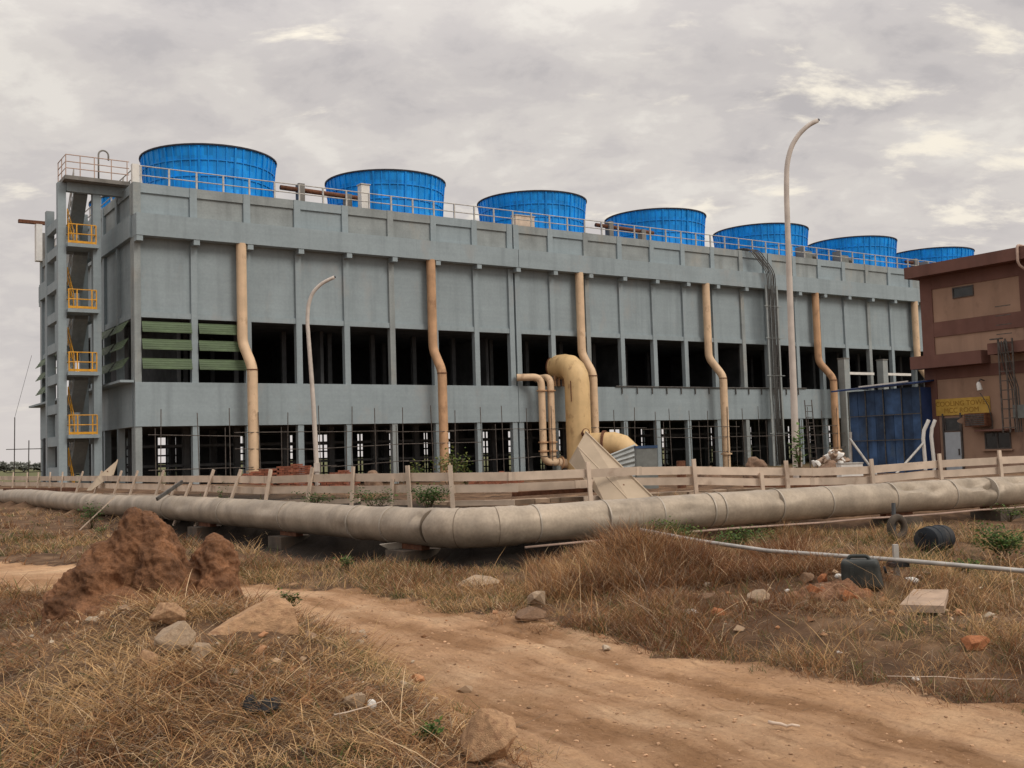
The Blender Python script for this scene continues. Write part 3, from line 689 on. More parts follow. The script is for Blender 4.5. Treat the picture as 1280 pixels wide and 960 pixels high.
MB().tube([(-.2, -.05, 0), (-.2, -.05, .8)], .22, 12).build('support', M['greybox'], e)

# ---- cable run over the roof edge
t0 = onF(967, 420, -.9)[0]
e = empty('cable_run', TW @ Vector((t0, -.95, 0)), UA, 'black cable bundle on ladder trays running down the grey front', 'cables')
m_ = MB()
for k in range(7):
    x = -.42+.14*k; j = rng.normal(0, .05, 6)
    m_.tube(fillet([(x*1.5-1.7+j[0], 2.6, 16.35), (x*1.3-1.25+j[1], .55, 16.42+j[2]*.5), (x-.1+j[3]*.5, -.05-.02*k % .1, 14.6), (x, 0, 13.2), (x+j[4]*.3, 0, 5.5), (x*.9+.1, 0, .2)], .5, 5), .036, 6)
m_.build('cable', M['cable'], e, smooth=True)
m_ = MB()
for x in (-.62, -.02, .50): m_.box(x, x+.20, .06, .14, .1, 13.6)
for z in np.arange(.8, 13.5, 1.1): m_.box(-.62, .70, .141, .17, z, z+.04)
for z in (2.5, 6.8, 9.6, 12.0): m_.box(-.9, 1.0, .0, .05, z, z+.05)
m_.build('ladder_tray', M['paintw'], e)

# ---- duct boxes at far right of the front
for i, (x, y, lab) in enumerate([(1055, 466, 'grey square duct riser with white crosspiece, left one near the blue shed'), (1103, 462, 'grey square duct riser, right one just above the blue shed roof')]):
    t, z = onF(x, y, -1.2); e = empty('duct_riser', TW @ Vector((t, -1.2, 0)), UA, lab, 'duct', 'grey duct risers by the blue shed')
    MB().box(-.30, .30, -.3, .3, .1, 8.2).build('duct', M['paintw'], e); MB().box(.302, 3.6, -.08, .08, 7.0, 7.2).build('cross_pipe', M['white'], e); MB().box(-.34, .34, -.34, .34, 8.2, 8.28).build('cap', M['conc'], e)

# ---- scaffold in front of the tower
sc = empty('scaffold', TW @ Vector((0, -1.3, 0)), UA, 'thin tube scaffold standing along the foot of the grey tower', 'scaffold')
for k in range(32):
    s = .9+k*1.72+random.uniform(-.25, .25)
    for y, zt in ((0, 4.4+random.uniform(-.25, .3)), (.75, 3.5)):
        if y and k % 2: continue
        MB().tube([(s, y, 0), (s+random.uniform(-.12, .12), y, zt)], .024, 6).build('pole', M['scaf'], sc)
for z in (1.35, 2.35, 3.1):
    k = 0; s = .3
    while s < 54:
        l = random.uniform(4, 6.5)
        if random.random() < .85: MB().tube([(s, .05, z+random.uniform(-.12, .12)), (s+l, .05, z+random.uniform(-.12, .12))], .023, 6).build('ledger', M['scaf'], sc)
        s += l*.93
sc2 = empty('scaffold', TW @ Vector((-.9, 24.6, 0)), UA, 'small tube scaffold at the far left end of the tower', 'scaffold')
for x, h in ((0, 3.6), (-.9, 5.2)): MB().tube([(x, 0, 0), (x+.05, 0, h)], .035, 6).build('pole', M['scaf'], sc2)
for z in (1.4, 3.0): MB().tube([(-1.4, 0, z), (2.2, 0, z)], .03, 6).build('ledger', M['scaf'], sc2)
MB().tube([(-.85, 0, 5.2), (.2, -.2, 9.5)], .012, 5).build('stay_wire', M['cable'], sc2)

# ------------------------------------------------------------------ brown building (its front runs along v, facing -u)
BP = atY(1162, 560, 52.0); BP.z = 0
bub = (BP-TC).dot(U); bvb = (BP-TC).dot(V)
bb = empty('brown_building', BP, UA, 'two storey brown and tan plastered building at the right edge', 'building')
def onB(x, y, off=0.0):
    """photo pixel on the building front -> (distance towards the viewer along -v, height)"""
    d = ray(x, y); o = Vector((0, 0, EYE)); k = (BP+U*off-o).dot(U)/d.dot(U); P = o+d*k
    return -(P-BP).dot(V), P.z
# local axes: x = u (into the building), y = v ; the front is x = 0 and extends to y < 0
zr1 = onB(1150, 335)[1]; zr0 = onB(1150, 349)[1]
FL = 20.0; DB = 14.0; HB = zr1-.5
def fb(mb, s0, s1, x0, x1, z0, z1): return mb.box(x0, x1, -s1, -s0, z0, z1)
fb(MB(), 0, FL, .0, DB, 0, HB).build('wall', M['tanwall'], bb)
fb(MB(), -.36, FL+.5, -.75, DB+.5, zr0, zr1).build('roof_slab', M['brown'], bb)
zc1 = onB(1150, 447)[1]; zc0 = onB(1150, 462.5)[1]
sA = onB(1238, 445)[0]
fb(MB(), -.30, sA, -.75, -.003, zc0, zc1).build('canopy', M['brown'], bb)
fb(MB(), sA+.35, FL, -.78, -.003, zc0+.35, zc1+.25).build('canopy', M['brown'], bb)
s1 = onB(1165, 400)[0]; s2 = onB(1275, 360)[0]
m_ = MB(); fb(m_, -.02, .62, -.06, -.002, 0, zc0-.003); fb(m_, -.02, .62, -.06, -.002, zc1+.002, zr0-.002); m_.build('pilaster', M['brown'], bb)
zq = onB(1165, 362)[1]; fb(MB(), .622, FL, -.05, -.002, zq, zr0-.004).build('band', M['brown'], bb)  # brown strip standing in for the shadow of the roof slab
zq1 = onB(1166, 403.6)[1]; zq0 = onB(1166, 422)[1]; fb(MB(), .622, FL, -.05, -.002, zq0, zq1).build('band', M['brown'], bb)
m_ = MB(); fb(m_, s2, s2+.7, -.061, -.004, zq1+.002, zq-.002); fb(m_, s2+.1, s2+.8, -.061, -.004, zc1+.26, zq0-.002); m_.build('pilaster', M['brown'], bb)
fb(MB(), .622, FL, -.045, -.002, zc0-.55, zc0-.004).build('band', M['brown'], bb)  # canopy shadow on the wall, put in as a brown strip
def window(x0, y0, x1, y1, nm='window', panes=2, sill=True):
    a, zt = onB(x0, y0); b, _ = onB(x1, y0); _, zb = onB(x0, y1)
    f_ = MB(); t = .06
    fb(f_, a, b, -.05, .03, zt-t, zt); fb(f_, a, b, -.05, .03, zb, zb+t); fb(f_, a, a+t, -.049, .03, zb+t, zt-t); fb(f_, b-t, b, -.049, .03, zb+t, zt-t)
    for k in range(1, panes): q = a+(b-a)*k/panes; fb(f_, q-.03, q+.03, -.048, .02, zb+t, zt-t)
    w = f_.build(nm, M['frame'], bb)
    fb(MB(), a+t, b-t, -.02, -.010, zb+t, zt-t).build('pane', M['glass'], w)
    if sill: fb(MB(), a-.1, b+.1, -.15, -.003, zb-.08, zb-.002).build('sill', M['tanwall'], w)
    return w
window(1190.6, 360, 1217, 373.5, 'window', 1, False)
w = window(1231, 540.5, 1263.5, 561.5); 
a, zt = onB(1231, 540); b, _ = onB(1263, 540); fb(MB(), a-.2, b+.2, -.5, -.003, zt+.03, zt+.11).build('hood', M['brown'], w)
window(1181, 522.5, 1200.7, 539.5, 'transom', 1, False)
a, zt = onB(1181.5, 540.5); b, _ = onB(1201.5, 540.5)
dr = fb(MB(), a, b, -.05, -.002, 0.0, zt).build('door', M['door'], bb)
fb(MB(), b-.14, b-.08, -.10, -.052, .95, 1.25).build('handle', M['frame'], dr)
m_ = MB(); fb(m_, a-.09, a-.003, -.075, -.001, 0, zt+.9); fb(m_, b+.003, b+.09, -.075, -.001, 0, zt+.9); m_.build('door_frame', M['frame'], dr)
# sign board with its two lines of lettering
a, zt = onB(1170.3, 499.5); b, _ = onB(1237.5, 497); _, zb = onB(1170.3, 520)
sg = empty('sign_board', BP+Matrix.Rotation(UA, 3, 'Z') @ Vector((-.005, -(a+b)/2, zb)), UA, 'yellow sign board with faded lettering above the pale door', 'sign')
SW, SH = b-a, zt-zb
MB().box(-.06, -.0, -SW/2, SW/2, 0, SH).build('board', M['sign'], sg)
def text(parent, s, size, loc, rot, m):
    cu = bpy.data.curves.new('lettering', 'FONT'); cu.body = s; cu.size = size; cu.align_x = 'CENTER'; cu.align_y = 'CENTER'; cu.extrude = .004
    t_ = bpy.data.objects.new('lettering', cu); COL.objects.link(t_)
    me = bpy.data.meshes.new_from_object(t_.evaluated_get(bpy.context.evaluated_depsgraph_get())); bpy.data.objects.remove(t_)
    me.materials.clear(); me.materials.append(m); o = bpy.data.objects.new('lettering', me); COL.objects.link(o); o.parent = parent; o.location = loc; o.rotation_euler = rot; return o
text(sg, 'COOLING TOWER', SH*.42, (-.066, 0, SH*.68), (R(90), 0, R(-90)), M['signtxt'])
text(sg, 'MCC ROOM', SH*.42, (-.066, SW*.02, SH*.27), (R(90), 0, R(-90)), M['signtxt'])
BW = Matrix.Translation(BP) @ Matrix.Rotation(UA, 4, 'Z')
# wall lamp
a, z = onB(1232, 486)
e = empty('wall_lamp', BW @ Vector((-.06, -a, z+.1)), UA, 'white bulkhead lamp with dangling wire beside the yellow sign', 'lamp')
MB().tube([(-.02, 0, .28), (-.3, 0, .34), (-.42, .05, .2)], .03, 8).build('bracket', M['frame'], e); MB().tube([(-.42, .05, .22), (-.42, .04, .14), (-.40, .0, -.16), (-.40, 0, -.20)], [.04, .10, .12, .04], 12).build('shade', M['white'], e, auto=40)
MB().tube([(-.4, 0, -.3), (-.2, -.25, -.9), (-.05, -.3, -1.6), (-.04, -.25, -2.3)], .022, 6).build('wire', M['cable'], e)
# air conditioner box with tilted hood
a, z = onB(1229, 533)
e = empty('air_conditioner', BW @ Vector((-.06, -a, z)), UA, 'dark louvred air conditioner jutting from the wall below the yellow sign', 'air conditioner')
MB().box(-.55, 0, -.5, .55, 0, .62).build('casing', M['rust'], e)
m_ = MB()
for k in range(6): m_.box(-.575, -.555, -.45, .5, .06+k*.09, .11+k*.09)
m_.build('grille', M['cable'], e); MB().add([(-.05, .58, .0), (-.5, .95, .25), (-.5, .95, .33), (-.05, .58, .66), (-.02, .56, .0), (-.47, .93, .25), (-.47, .93, .33), (-.02, .56, .66)], [(0, 1, 2, 3), (7, 6, 5, 4), (0, 4, 5, 1), (1, 5, 6, 2), (2, 6, 7, 3), (3, 7, 4, 0)]).build('side_flap', M['tanwall'], e)
# cable ladders on the building
a, zt = onB(1252, 424, -.85); _, zb = onB(1252, 541)
e = empty('cable_ladder', BW @ Vector((-.95, -a, 0)), UA, 'thin steel cable ladders rising past the brown canopy', 'cable ladder')
m_ = MB()
for y in (.12, -.22, -.55): m_.box(-.03, .03, y-.03, y+.03, zb, zt)
for k in range(14): m_.box(-.034, -.01, -.58, .15, zb+.2+k*.42, zb+.24+k*.42)
m_.box(-.05, .05, -.1, .5, zt, zt+.06); m_.build('ladder', M['scaf'], e)
m_ = MB(); 
for k in range(4): m_.tube([(-.06, .05-.12*k, zt-.1), (-.07, .02-.12*k, zc0+.5), (.2, 0-.12*k, zc0-.4), (.6, -.05-.1*k, zc0-1.2), (.6, -.1-.1*k, zb)], .03, 6)
m_.build('cable', M['cable'], e); MB().box(.3, .8, -.8, -.2, zc0-2.6, zc0-2.0).build('junction_box', M['greybox'], e)
# roof drain pipe at the right edge
a, zt = onB(1273, 318, -.8); e = empty('roof_drain', BW @ Vector((-.8, -a, 0)), UA, 'pale drain pipe hooked over the brown roof edge at the far right', 'pipe')
MB().tube(fillet([(.4, 0, zr1+.06), (-.08, 0, zr1+.08), (-.08, 0, zr0-.25), (.66, -.6, zr0-1.0), (.66, -.6, 1)], .2, 4), .06, 8).build('pipe', M['pinkrail'], e, smooth=True)

# ---- blue shed left of it
SP = BP-U*.9
def onS(x, y):
    d = ray(x, y); o = Vector((0, 0, EYE)); k = (SP-o).dot(U)/d.dot(U); P = o+d*k; return (P-SP).dot(V), P.z
v0s, zA = onS(1150, 480); v1s, zB = onS(1061, 499)
sh = empty('blue_shed', SP, UA, 'lean-to shed walled in blue sheeting against the brown building', 'shed')
n = 8; m_ = MB()
for k in range(n):
    a = v0s+(v1s-v0s)*k/n; b = v0s+(v1s-v0s)*(k+1)/n-.015
    for (z0, z1) in ((.1, 1.75), (1.77, 3.0), (3.02, zA-.12)): m_.box(random.uniform(-.02, .02), .05, a, b, z0, z1)
m_.build('tarp_wall', M['tarp'], sh)
MB().box(.06, .86, v0s, v0s+.05, .1, zA-.15).build('side_wall', M['tarpd'], sh); MB().box(.06, 4.0, v1s-.05, v1s, .1, zA-.35).build('side_wall', M['tarpd'], sh)
f_ = MB()
for k in range(5): a = v0s+(v1s-v0s)*k/4; f_.box(-.07, -.03, a-.022, a+.022, 0, zA-.1)
for z in (1.74, 2.98): f_.box(-.10, -.072, v0s, v1s, z, z+.045)
f_.build('frame', M['cable'], sh)
m_ = MB(); zr_ = zA+.02
m_.add([(.87, .6, zr_+.1), (.87, v1s+.75, zr_+.0), (4.2, v1s+.75, zr_+.2), (4.2, .6, zr_+.3), (.87, .6, zr_+.18), (.87, v1s+.75, zr_+.08), (4.2, v1s+.75, zr_+.28), (4.2, .6, zr_+.38)], [(3, 2, 1, 0), (4, 5, 6, 7), (0, 1, 5, 4), (1, 2, 6, 5), (2, 3, 7, 6), (3, 0, 4, 7)])
m_.add([(-.45, v0s-.2, zr_), (-.45, v1s+.75, zr_-.12), (.84, v1s+.75, zr_+.0), (.84, v0s-.2, zr_+.12), (-.45, v0s-.2, zr_+.08), (-.45, v1s+.75, zr_-.04), (.84, v1s+.75, zr_+.08), (.84, v0s-.2, zr_+.20)], [(3, 2, 1, 0), (4, 5, 6, 7), (0, 1, 5, 4), (1, 2, 6, 5), (2, 3, 7, 6), (3, 0, 4, 7)])
m_.build('roof', M['tarpd'], sh)
MB().bar((-.5, v0s+.3, zr_+.13), (-.5, v0s+(v1s-v0s)*.75, zr_+.05), .06, .06).build('edge_batten', M['white'], sh)
# cranked fence posts by the shed
for i, (pts, lab) in enumerate([([(1157, 596), (1156.5, 577), (1154, 548), (1155, 538), (1161, 525)], 'white cranked post with brace in front of the blue shed'), ([(1168, 596), (1167.5, 577), (1164, 545), (1165, 535), (1169, 525)], 'white cranked post between blue shed and pale door')]):
    P0 = atY(pts[0][0], pts[0][1], 47.5); e = empty('cranked_post', (P0.x, P0.y, 0), 0, lab, 'post', 'white cranked posts')
    q = [atY(x, y, 47.5)-Vector((P0.x, P0.y, 0)) for x, y in pts]; q[0].z = 0
    MB().tube(q, .085, 8).build('post', M['white'], e, auto=60)
    if i == 0: MB().tube([atY(1155, 553, 47.5)-Vector((P0.x, P0.y, 0)), atY(1108, 606, 46.5)-Vector((P0.x, P0.y, 0))], .055, 8).build('brace', M['steel'], e)
P0 = atY(1062, 545, 50); e = empty('brace_pole', (P0.x, P0.y, 0), 0, 'slanted pole propping the left side of the blue shed', 'pole')
MB().tube([atY(1062, 548, 50)-Vector((P0.x, P0.y, 0)), atY(1100, 600, 49)-Vector((P0.x, P0.y, 0))], .06, 8).build('pole', M['steel'], e); MB().tube([atY(1063, 540, 50)-Vector((P0.x, P0.y, 0)), atY(1064, 600, 50)-Vector((P0.x, P0.y, 0))], .07, 8).build('upright', M['steel'], e)

# ------------------------------------------------------------------ street lamps
def lamp(pts, Y, r0, r1, lab):
    q = [atY(x, y, Y) for x, y in pts]; b = Vector((q[0].x, q[0].y, 0.05)); e = empty('street_lamp', b, 0, lab, 'street lamp', 'curved neck street lamps')
    loc = [p-b for p in q]; sm = fillet(loc, .9, 6) if len(loc) > 2 else loc
    L_ = [0]
    for a, c in zip(sm[:-1], sm[1:]): L_.append(L_[-1]+(c-a).length)
    MB().tube(sm[:-1]+[sm[-1]], [r0+(r1-r0)*l/L_[-1] for l in L_], 14).build('pole', M['pole'], e, smooth=True)
    d = (sm[-1]-sm[-2]).normalized(); MB().tube([sm[-1], sm[-1]+d*(.05*r0*100/10)], r1*.55, 8).build('lamp_spigot', M['rim'], e)
    MB().lathe([(r0*1.02, .0), (r0*1.9, 0), (r0*1.9, .06), (r0*1.02, .06)], 14, close=True).build('base_plate', M['steel'], e)
    MB().box(-r0*1.15, r0*1.15, -r0*1.25, -r0*.8, 1.0, 1.45).build('service_door', M['pole'], e)
    return e
lamp([(998, 622), (995.5, 585), (992.5, 500), (988.5, 400), (985.5, 310), (983, 240), (983.5, 205), (989, 183), (999, 167), (1011, 156), (1022, 150.5)], 32, .112, .07, 'tall curved street lamp on the right, rising above the roofline')
lamp([(397.5, 622), (395.5, 575), (391.5, 500), (387, 440), (384, 400), (385.5, 380), (391, 365), (401, 355), (412, 349), (418, 346.5)], 55.5, .135, .09, 'small leaning curved street lamp in front of the tower')

# ------------------------------------------------------------------ insulated pipe
Lp = [atZ(-60, 620, .55)]
pa = Vector((-1.72, 18.35, .56)); pc = Vector((-.875, 17.22, .56)); dl = Vector((-.599, .801, 0)); dr_ = Vector((.8812, .4727, 0))
left_end = pc+dl*52; right_end = pc+dr_*34
cor = [pc+dl*.95, pc-Vector((0, .06, 0)), pc+dr_*.95]
ctrl = []
k = 52.0
while k > 1.0: ctrl.append(pc+dl*k); k -= .125
for j in range(97): t_ = j/96; ctrl.append(cor[0]*(1-t_)**2+cor[1]*2*t_*(1-t_)+cor[2]*t_*t_)
k = 1.05
while k < 34: ctrl.append(pc+dr_*k); k += .125
path = np.array([list(q) for q in ctrl]); npth = len(path); NS = 40
arcl = np.concatenate([[0], np.cumsum(np.linalg.norm(np.diff(path, axis=0), axis=1))])
path[:, 2] += .05*np.sin(arcl*.35)*.6+fbm(arcl*.12, arcl*0+3, 3, 5)*.10
tan = np.gradient(path, axis=0); tan /= np.linalg.norm(tan, axis=1)[:, None]
side_ = np.cross(tan, [0, 0, 1]); side_ /= np.linalg.norm(side_, axis=1)[:, None]; upv = np.cross(side_, tan)
A_ = np.linspace(0, 2*np.pi, NS, endpoint=False)
AA, LL = np.meshgrid(A_, arcl)
s_c = arcl[np.argmin(np.linalg.norm(path-np.array(pc), axis=1))]
rad_ = .312+fbm(LL*.9, AA*1.2, 3, 31)*.018+fbm(LL*3, AA*2.5, 2, 37)*.006
def dent(s, a, ws, wa, d):
    global rad_
    da = np.angle(np.exp(1j*(AA-a))); rr_ = np.sqrt(((LL-s)/(ws*1.7))**2+(da/(wa*1.7))**2); rad_ = rad_-1.9*d*np.clip(1-rr_, 0, 1)**1.3
# angle 0 = side (outwards to the viewer side?), pi/2 = up
for s, a, ws, wa, d in [(s_c-.80, 0.9, .16, .5, .10), (s_c-.76, -.2, .10, .9, .08), (s_c-1.15, .5, .12, .6, .04), (s_c+9.9, .9, .40, .35, .09), (s_c+10.5, .5, .22, .3, .06), (s_c+11.8, .8, .45, .4, .10), (s_c+12.3, .45, .2, .4, .10), (s_c+12.0, 1.2, .3, .3, .06), (s_c+13.2, .9, .3, .3, .07), (s_c+4.2, .2, .35, .4, .03), (s_c+6.4, .6, .3, .3, .035), (s_c-7, .6, .5, .4, .03), (s_c+2.6, .3, .6, .4, .025), (s_c-3.4, -.2, .3, .4, .025), (s_c-12, .4, .5, .4, .03)]: dent(s, a, ws, wa, d)
# elbow gores step and pucker
inel = np.abs(LL-s_c) < .9
rad_ = rad_+np.where(inel, .007*np.abs(((LL*4.2+.12*np.sin(AA*3)) % 1.0)-.5)*2+.012+fbm(LL*6, AA*2, 3, 44)*.014, 0)
seam = np.abs(((LL-s_c+.45) % 1.18)-.59) < .035
rad_ = rad_+np.where(seam & ~inel, .010, 0)
VSn = path[:, None, :]+rad_[..., None]*(np.cos(AA)[..., None]*side_[:, None, :]+np.sin(AA)[..., None]*upv[:, None, :])
ii = np.arange(npth*NS).reshape(npth, NS); jj = np.roll(ii, -1, 1)
FSn = np.stack([ii[:-1], jj[:-1], jj[1:], ii[1:]], -1).reshape(-1, 4)
ip = empty('insulated_pipe', (pc.x, pc.y, 0), 0, 'fat dented grey insulated pipe bending across the yard close to the ground', 'pipe')
pm = npmesh('cladding', VSn.reshape(-1, 3)-np.array([pc.x, pc.y, 0]), FSn, [M['clad']])
pm.set_sharp_from_angle(angle=R(35)); po = bpy.data.objects.new('cladding', pm); COL.objects.link(po); po.parent = ip
M['strap'] = mat('pale_strap', (.38, .335, .28), .55, .3, mott=.15, msc=6, bump=0)
M['seam'] = mat('lap_seam', (.17, .135, .10), .7, mott=.2, bump=0)
def band(s):
    j = int(np.argmin(np.abs(arcl-s))); c = Vector(path[j])-Vector((pc.x, pc.y, 0)); t_ = Vector(tan[j])
    MB().tube([c-t_*.014, c+t_*.014], .326, 40).build('strap', M['strap'], ip, auto=40)
for s in (-13.5, -9.6, -6.2, -3.3, -1.95, 1.15, 2.55, 3.6, 4.8, 5.0, 6.35, 7.7, 9.4, 11.1, 12.4): band(s_c+s)
def seam_(s):
    j = int(np.argmin(np.abs(arcl-s))); c = Vector(path[j])-Vector((pc.x, pc.y, 0)); t_ = Vector(tan[j])
    MB().tube([c-t_*.005, c+t_*.005], float(rad_[j].mean())+.004, 40).build('seam', M['seam'], ip, auto=40)
for s in (-.70, -.10, .45): seam_(s_c+s)
def pt(s): j = int(np.argmin(np.abs(arcl-(s_c+s)))); return Vector(path[j]), Vector(tan[j])
# thin conduit running under it
m_ = MB(); m_.tube([pt(q)[0]+Vector((pt(q)[1].y*.16, -pt(q)[1].x*.16, -.36+random.uniform(-.015, .015)))-Vector((pc.x, pc.y, 0)) for q in np.arange(.9, 24, 1.1)], .022, 6); m_.build('conduit', M['pinkrail'], ip, smooth=True)
# concrete sleepers carrying it
sl = ['left of the bend', 'at the bend', 'behind the tall dry grass', 'behind the grey drum', 'near the right edge', 'far left', 'behind the red earth mound']
for i, s in enumerate((-6.3, -1.4, 3.4, 9.6, 12.6, -17, -11)):
    c, t_ = pt(s); a = math.atan2(t_.y, t_.x); z0 = hz(c.x, c.y)-.1; zt = c.z-.33
    e = empty('pipe_sleeper', (c.x, c.y, z0), a, 'dark concrete sleeper carrying the fat pipe, '+sl[i], 'concrete block', 'sleepers under the fat pipe')
    MB().box(-.32, .32, -.38, .38, 0, max(.16, zt-z0-.06)).build('block', M['sleep'], e); MB().box(-.38, .38, -.08, .08, max(.16, zt-z0-.06), zt-z0+.06).build('saddle', M['rust'], e)
# torn cladding flap hanging near the bend
c, t_ = pt(-1.75); e = empty('torn_flap', c+Vector((-.10, -.20, -.30)), .4, 'torn pale sheet hanging under the fat pipe left of its bend', 'sheet')
MB().add([(-.28, 0, 0), (.12, 0, .02), (.30, -.03, -.05), (.20, .04, -.17), (.02, .0, -.22), (-.10, .03, -.10), (-.28, .02, .01), (.12, .02, .03), (.30, -.01, -.04), (.20, .06, -.16), (.02, .02, -.21), (-.10, .05, -.09)], [(5, 4, 3, 2, 1, 0), (6, 7, 8, 9, 10, 11), (0, 1, 7, 6), (1, 2, 8, 7), (2, 3, 9, 8), (3, 4, 10, 9), (4, 5, 11, 10), (5, 0, 6, 11)]).build('sheet', M['strap'], e)

# ------------------------------------------------------------------ plank fence behind it
FPX = [(-40, 598, 56), (0, 597.5, 47), (60, 598, 41), (120, 598, 35), (200, 599, 29.5), (262, 599, 27), (330, 600, 25), (385, 598, 24), (440, 597, 23.2), (500, 596.5, 22), (560, 596.5, 21.4), (640, 595.5, 21.2), (735, 592, 21.6), (800, 589, 22), (868, 588, 22.6), (950, 589, 23.1), (1020, 590, 23.5), (1090, 587, 24), (1175, 580, 24.6), (1250, 575.5, 25.3), (1330, 572, 26)]
Ft = [atY(*q) for q in FPX]
def fat(x):
    for (a, pa_), (b, pb_) in zip(zip(FPX[:-1], Ft[:-1]), zip(FPX[1:], Ft[1:])):
        if a[0] <= x <= b[0]: k = (x-a[0])/(b[0]-a[0]); return pa_.lerp(pb_, k)
for part, (lo, hi, lab) in enumerate([(0, 11, 'low fence of beige planks on leaning posts, running off to the left'), (11, 20, 'low fence of beige planks on upright posts, running off to the right')]):
    o_ = Ft[lo] if part else Ft[hi]; base = Vector((o_.x, o_.y, 0)); fe = empty('plank_fence', base, 0, lab, 'fence', 'plank fences behind the fat pipe')
    for i in range(lo, hi):
        a, b = Ft[i]-base, Ft[i+1]-base; d = (b-a).normalized(); nr = Vector((-d.y, d.x, 0)); 
        h1, h2 = (.17, .16)
        MB().bar(a-d*.06+nr*.05, b+d*.06+nr*.05+Vector((0, 0, random.uniform(-.01, .01))), .03, h1).build('rail', M['plank'], fe)
        a2 = a+Vector((0, 0, -.25+random.uniform(-.02, .02))); b2 = b+Vector((0, 0, -.25+random.uniform(-.03, .03)))
        if FPX[i][0] > 600: a2.z += .03; b2.z += .03
        lo_ = .45 if i in (11, 12) and part else .085
        MB().bar(a2-d*.1+nr*lo_, b2+d*.1+nr*lo_, .03, h2).build('rail', M['plank'], fe)
        if i % 2 == 0 or i < 9: MB().bar(a2+Vector((0, 0, -.30))+nr*.25, b2+Vector((0, 0, -.30+random.uniform(-.05, .05)))+nr*.22, .05, .10).build('kick_board', M['plank'], fe)
    px = [-20, 18, 36, 49, 63, 80, 102, 124, 151, 171, 200, 218, 236, 262, 297, 336, 388, 441, 490, 511, 564] if part == 0 else [736, 868, 952, 983, 1090, 1175, 1250]
    for x in px:
        P = fat(x)-base; j = max(0, [q[0] for q in FPX].index(max(q[0] for q in FPX if q[0] <= x))); d = (Ft[j+1]-Ft[j]).normalized(); nr = Vector((-d.y, d.x, 0))
        short = x in (218, 236, 490, 952); ln = (.0, .0)
        lean = .42 if 90 < x < 300 else (.22 if 300 <= x < 400 else (.08 if x < 500 else -.05))
        top = .24 if not short else -.03
        zb = -1.2 if x > 100 else -1.1
        MB().bar(P-nr*.01+Vector((0, 0, zb))-Vector((lean*.9, 0, 0)), P-nr*.01+Vector((lean*.28, 0, top)), .085, .045, (nr.x, nr.y, 0)).build('post', M['plank'], fe)
# bolt holes on splice plates
for x in (705, 858):
    P = fat(x); 
# rough stone retaining wall behind the fence on the right, low dirt bank on the left
wb = fat(790)+Vector((0, 1.3, 0)); sw = empty('stone_wall', (wb.x, wb.y, 0), 0, 'low rough stone wall seen under the right hand planks', 'wall')
pts = [fat(x)+Vector((-.3, 1.25, 0)) for x in (560, 640, 735, 800, 868, 950, 1020, 1090, 1175, 1250, 1325)]
m_ = MB()
for a, b in zip(pts[:-1], pts[1:]):
    L_ = (b-a).length; d = (b-a).normalized(); nr = Vector((-d.y, d.x, 0)); ang = math.atan2(d.y, d.x)
    for row in range(4):
        s = -.1*row
        while s < L_:
            w_ = random.uniform(.28, .62); c = a+d*min(s+w_/2, L_)-Vector((wb.x, wb.y, 0)); c.z = .06+row*.2
            m_.obox(c+nr*random.uniform(-.04, .04), (random.uniform(-.04, .04), random.uniform(-.03, .03), ang), (w_-.02, .3, .185)); s += w_
m_.build('masonry', M['stone'], sw)
# bent metal trays leaning on the fence
def leaning_sheet(name, corners, lab, mt, th=.012):
    """corners: (px,py,Y) outline with a fold; two facets"""
    q = [atY(*c) for c in corners]; b = Vector((q[-1].x, q[-1].y, 0)); e = empty(name, b, 0, lab, 'metal sheet')
    m_ = MB(); p = [v_-b for v_ in q]
    # p: top-left, top-fold, top-right, bottom-right, bottom-fold, bottom-left
    nrm = (p[2]-p[1]).cross(p[4]-p[1]).normalized()*th
    vs_ = p+[v_+nrm for v_ in p]
    m_.add(vs_, [(0, 1, 4, 5), (1, 2, 3, 4), (6+5, 6+4, 6+1, 6), (6+4, 6+3, 6+2, 6+1), (0, 6, 7, 1), (1, 7, 8, 2), (2, 8, 9, 3), (3, 9, 10, 4), (4, 10, 11, 5), (5, 11, 6, 0)])
    m_.build('folded_sheet', mt, e)
    d = (p[3]-p[2]); rim = MB().bar(p[2], p[3], .03, .05); rim.build('edge_lip', mt, e)
    h = MB()
    for t_, s_ in ((.75, .35), (.3, .5)):
        c = (p[1].lerp(p[2], s_)).lerp(p[4].lerp(p[3], s_), t_); h.tube([c-nrm*1.6, c+nrm*2.4], .02, 8)
    h.build('bolt', M['rust'], e)
leaning_sheet('bent_tray', [(711, 577, 23.2), (722, 558, 23.0), (732, 540, 23.25), (818, 624, 21.55), (789, 628, 21.35), (757, 630, 21.5)], 'big bent beige metal tray leaning over the fence by the huge elbow', M['plank2'])
leaning_sheet('bent_tray', [(108, 613, 34.5), (122, 596, 34.6), (147, 575, 34.8), (141, 594, 34.4), (128, 603, 34.3), (114, 613, 34.2)], 'small torn beige sheet standing on the fence at the left', M['plank2'])
# rusty steel and dark bars lying behind the fence
sb_lab = ['dark rusty bar lying behind the fence at the left', 'black leaning bar under the planks at the left', 'rusty steel section lying behind the planks left of the bent tray', 'brown steel beam lying behind the right hand planks']
for i, (a, b, r_) in enumerate([((5, 612, 44), (95, 612, 38), .07), ((196, 624, 27.3), (228, 602, 28.2), .05), ((640, 618, 21.9), (745, 612, 22.2), .05), ((930, 606, 24), (1130, 607, 25), .06)]):
    A, B = atY(*a), atY(*b); e = empty('steel_bar', (A.x, A.y, 0), 0, sb_lab[i], 'steel bar'); o_ = Vector((A.x, A.y, 0))
    MB().bar(A-o_, B-o_, r_, r_*1.8).build('bar', M['rust'] if i != 1 else M['cable'], e)

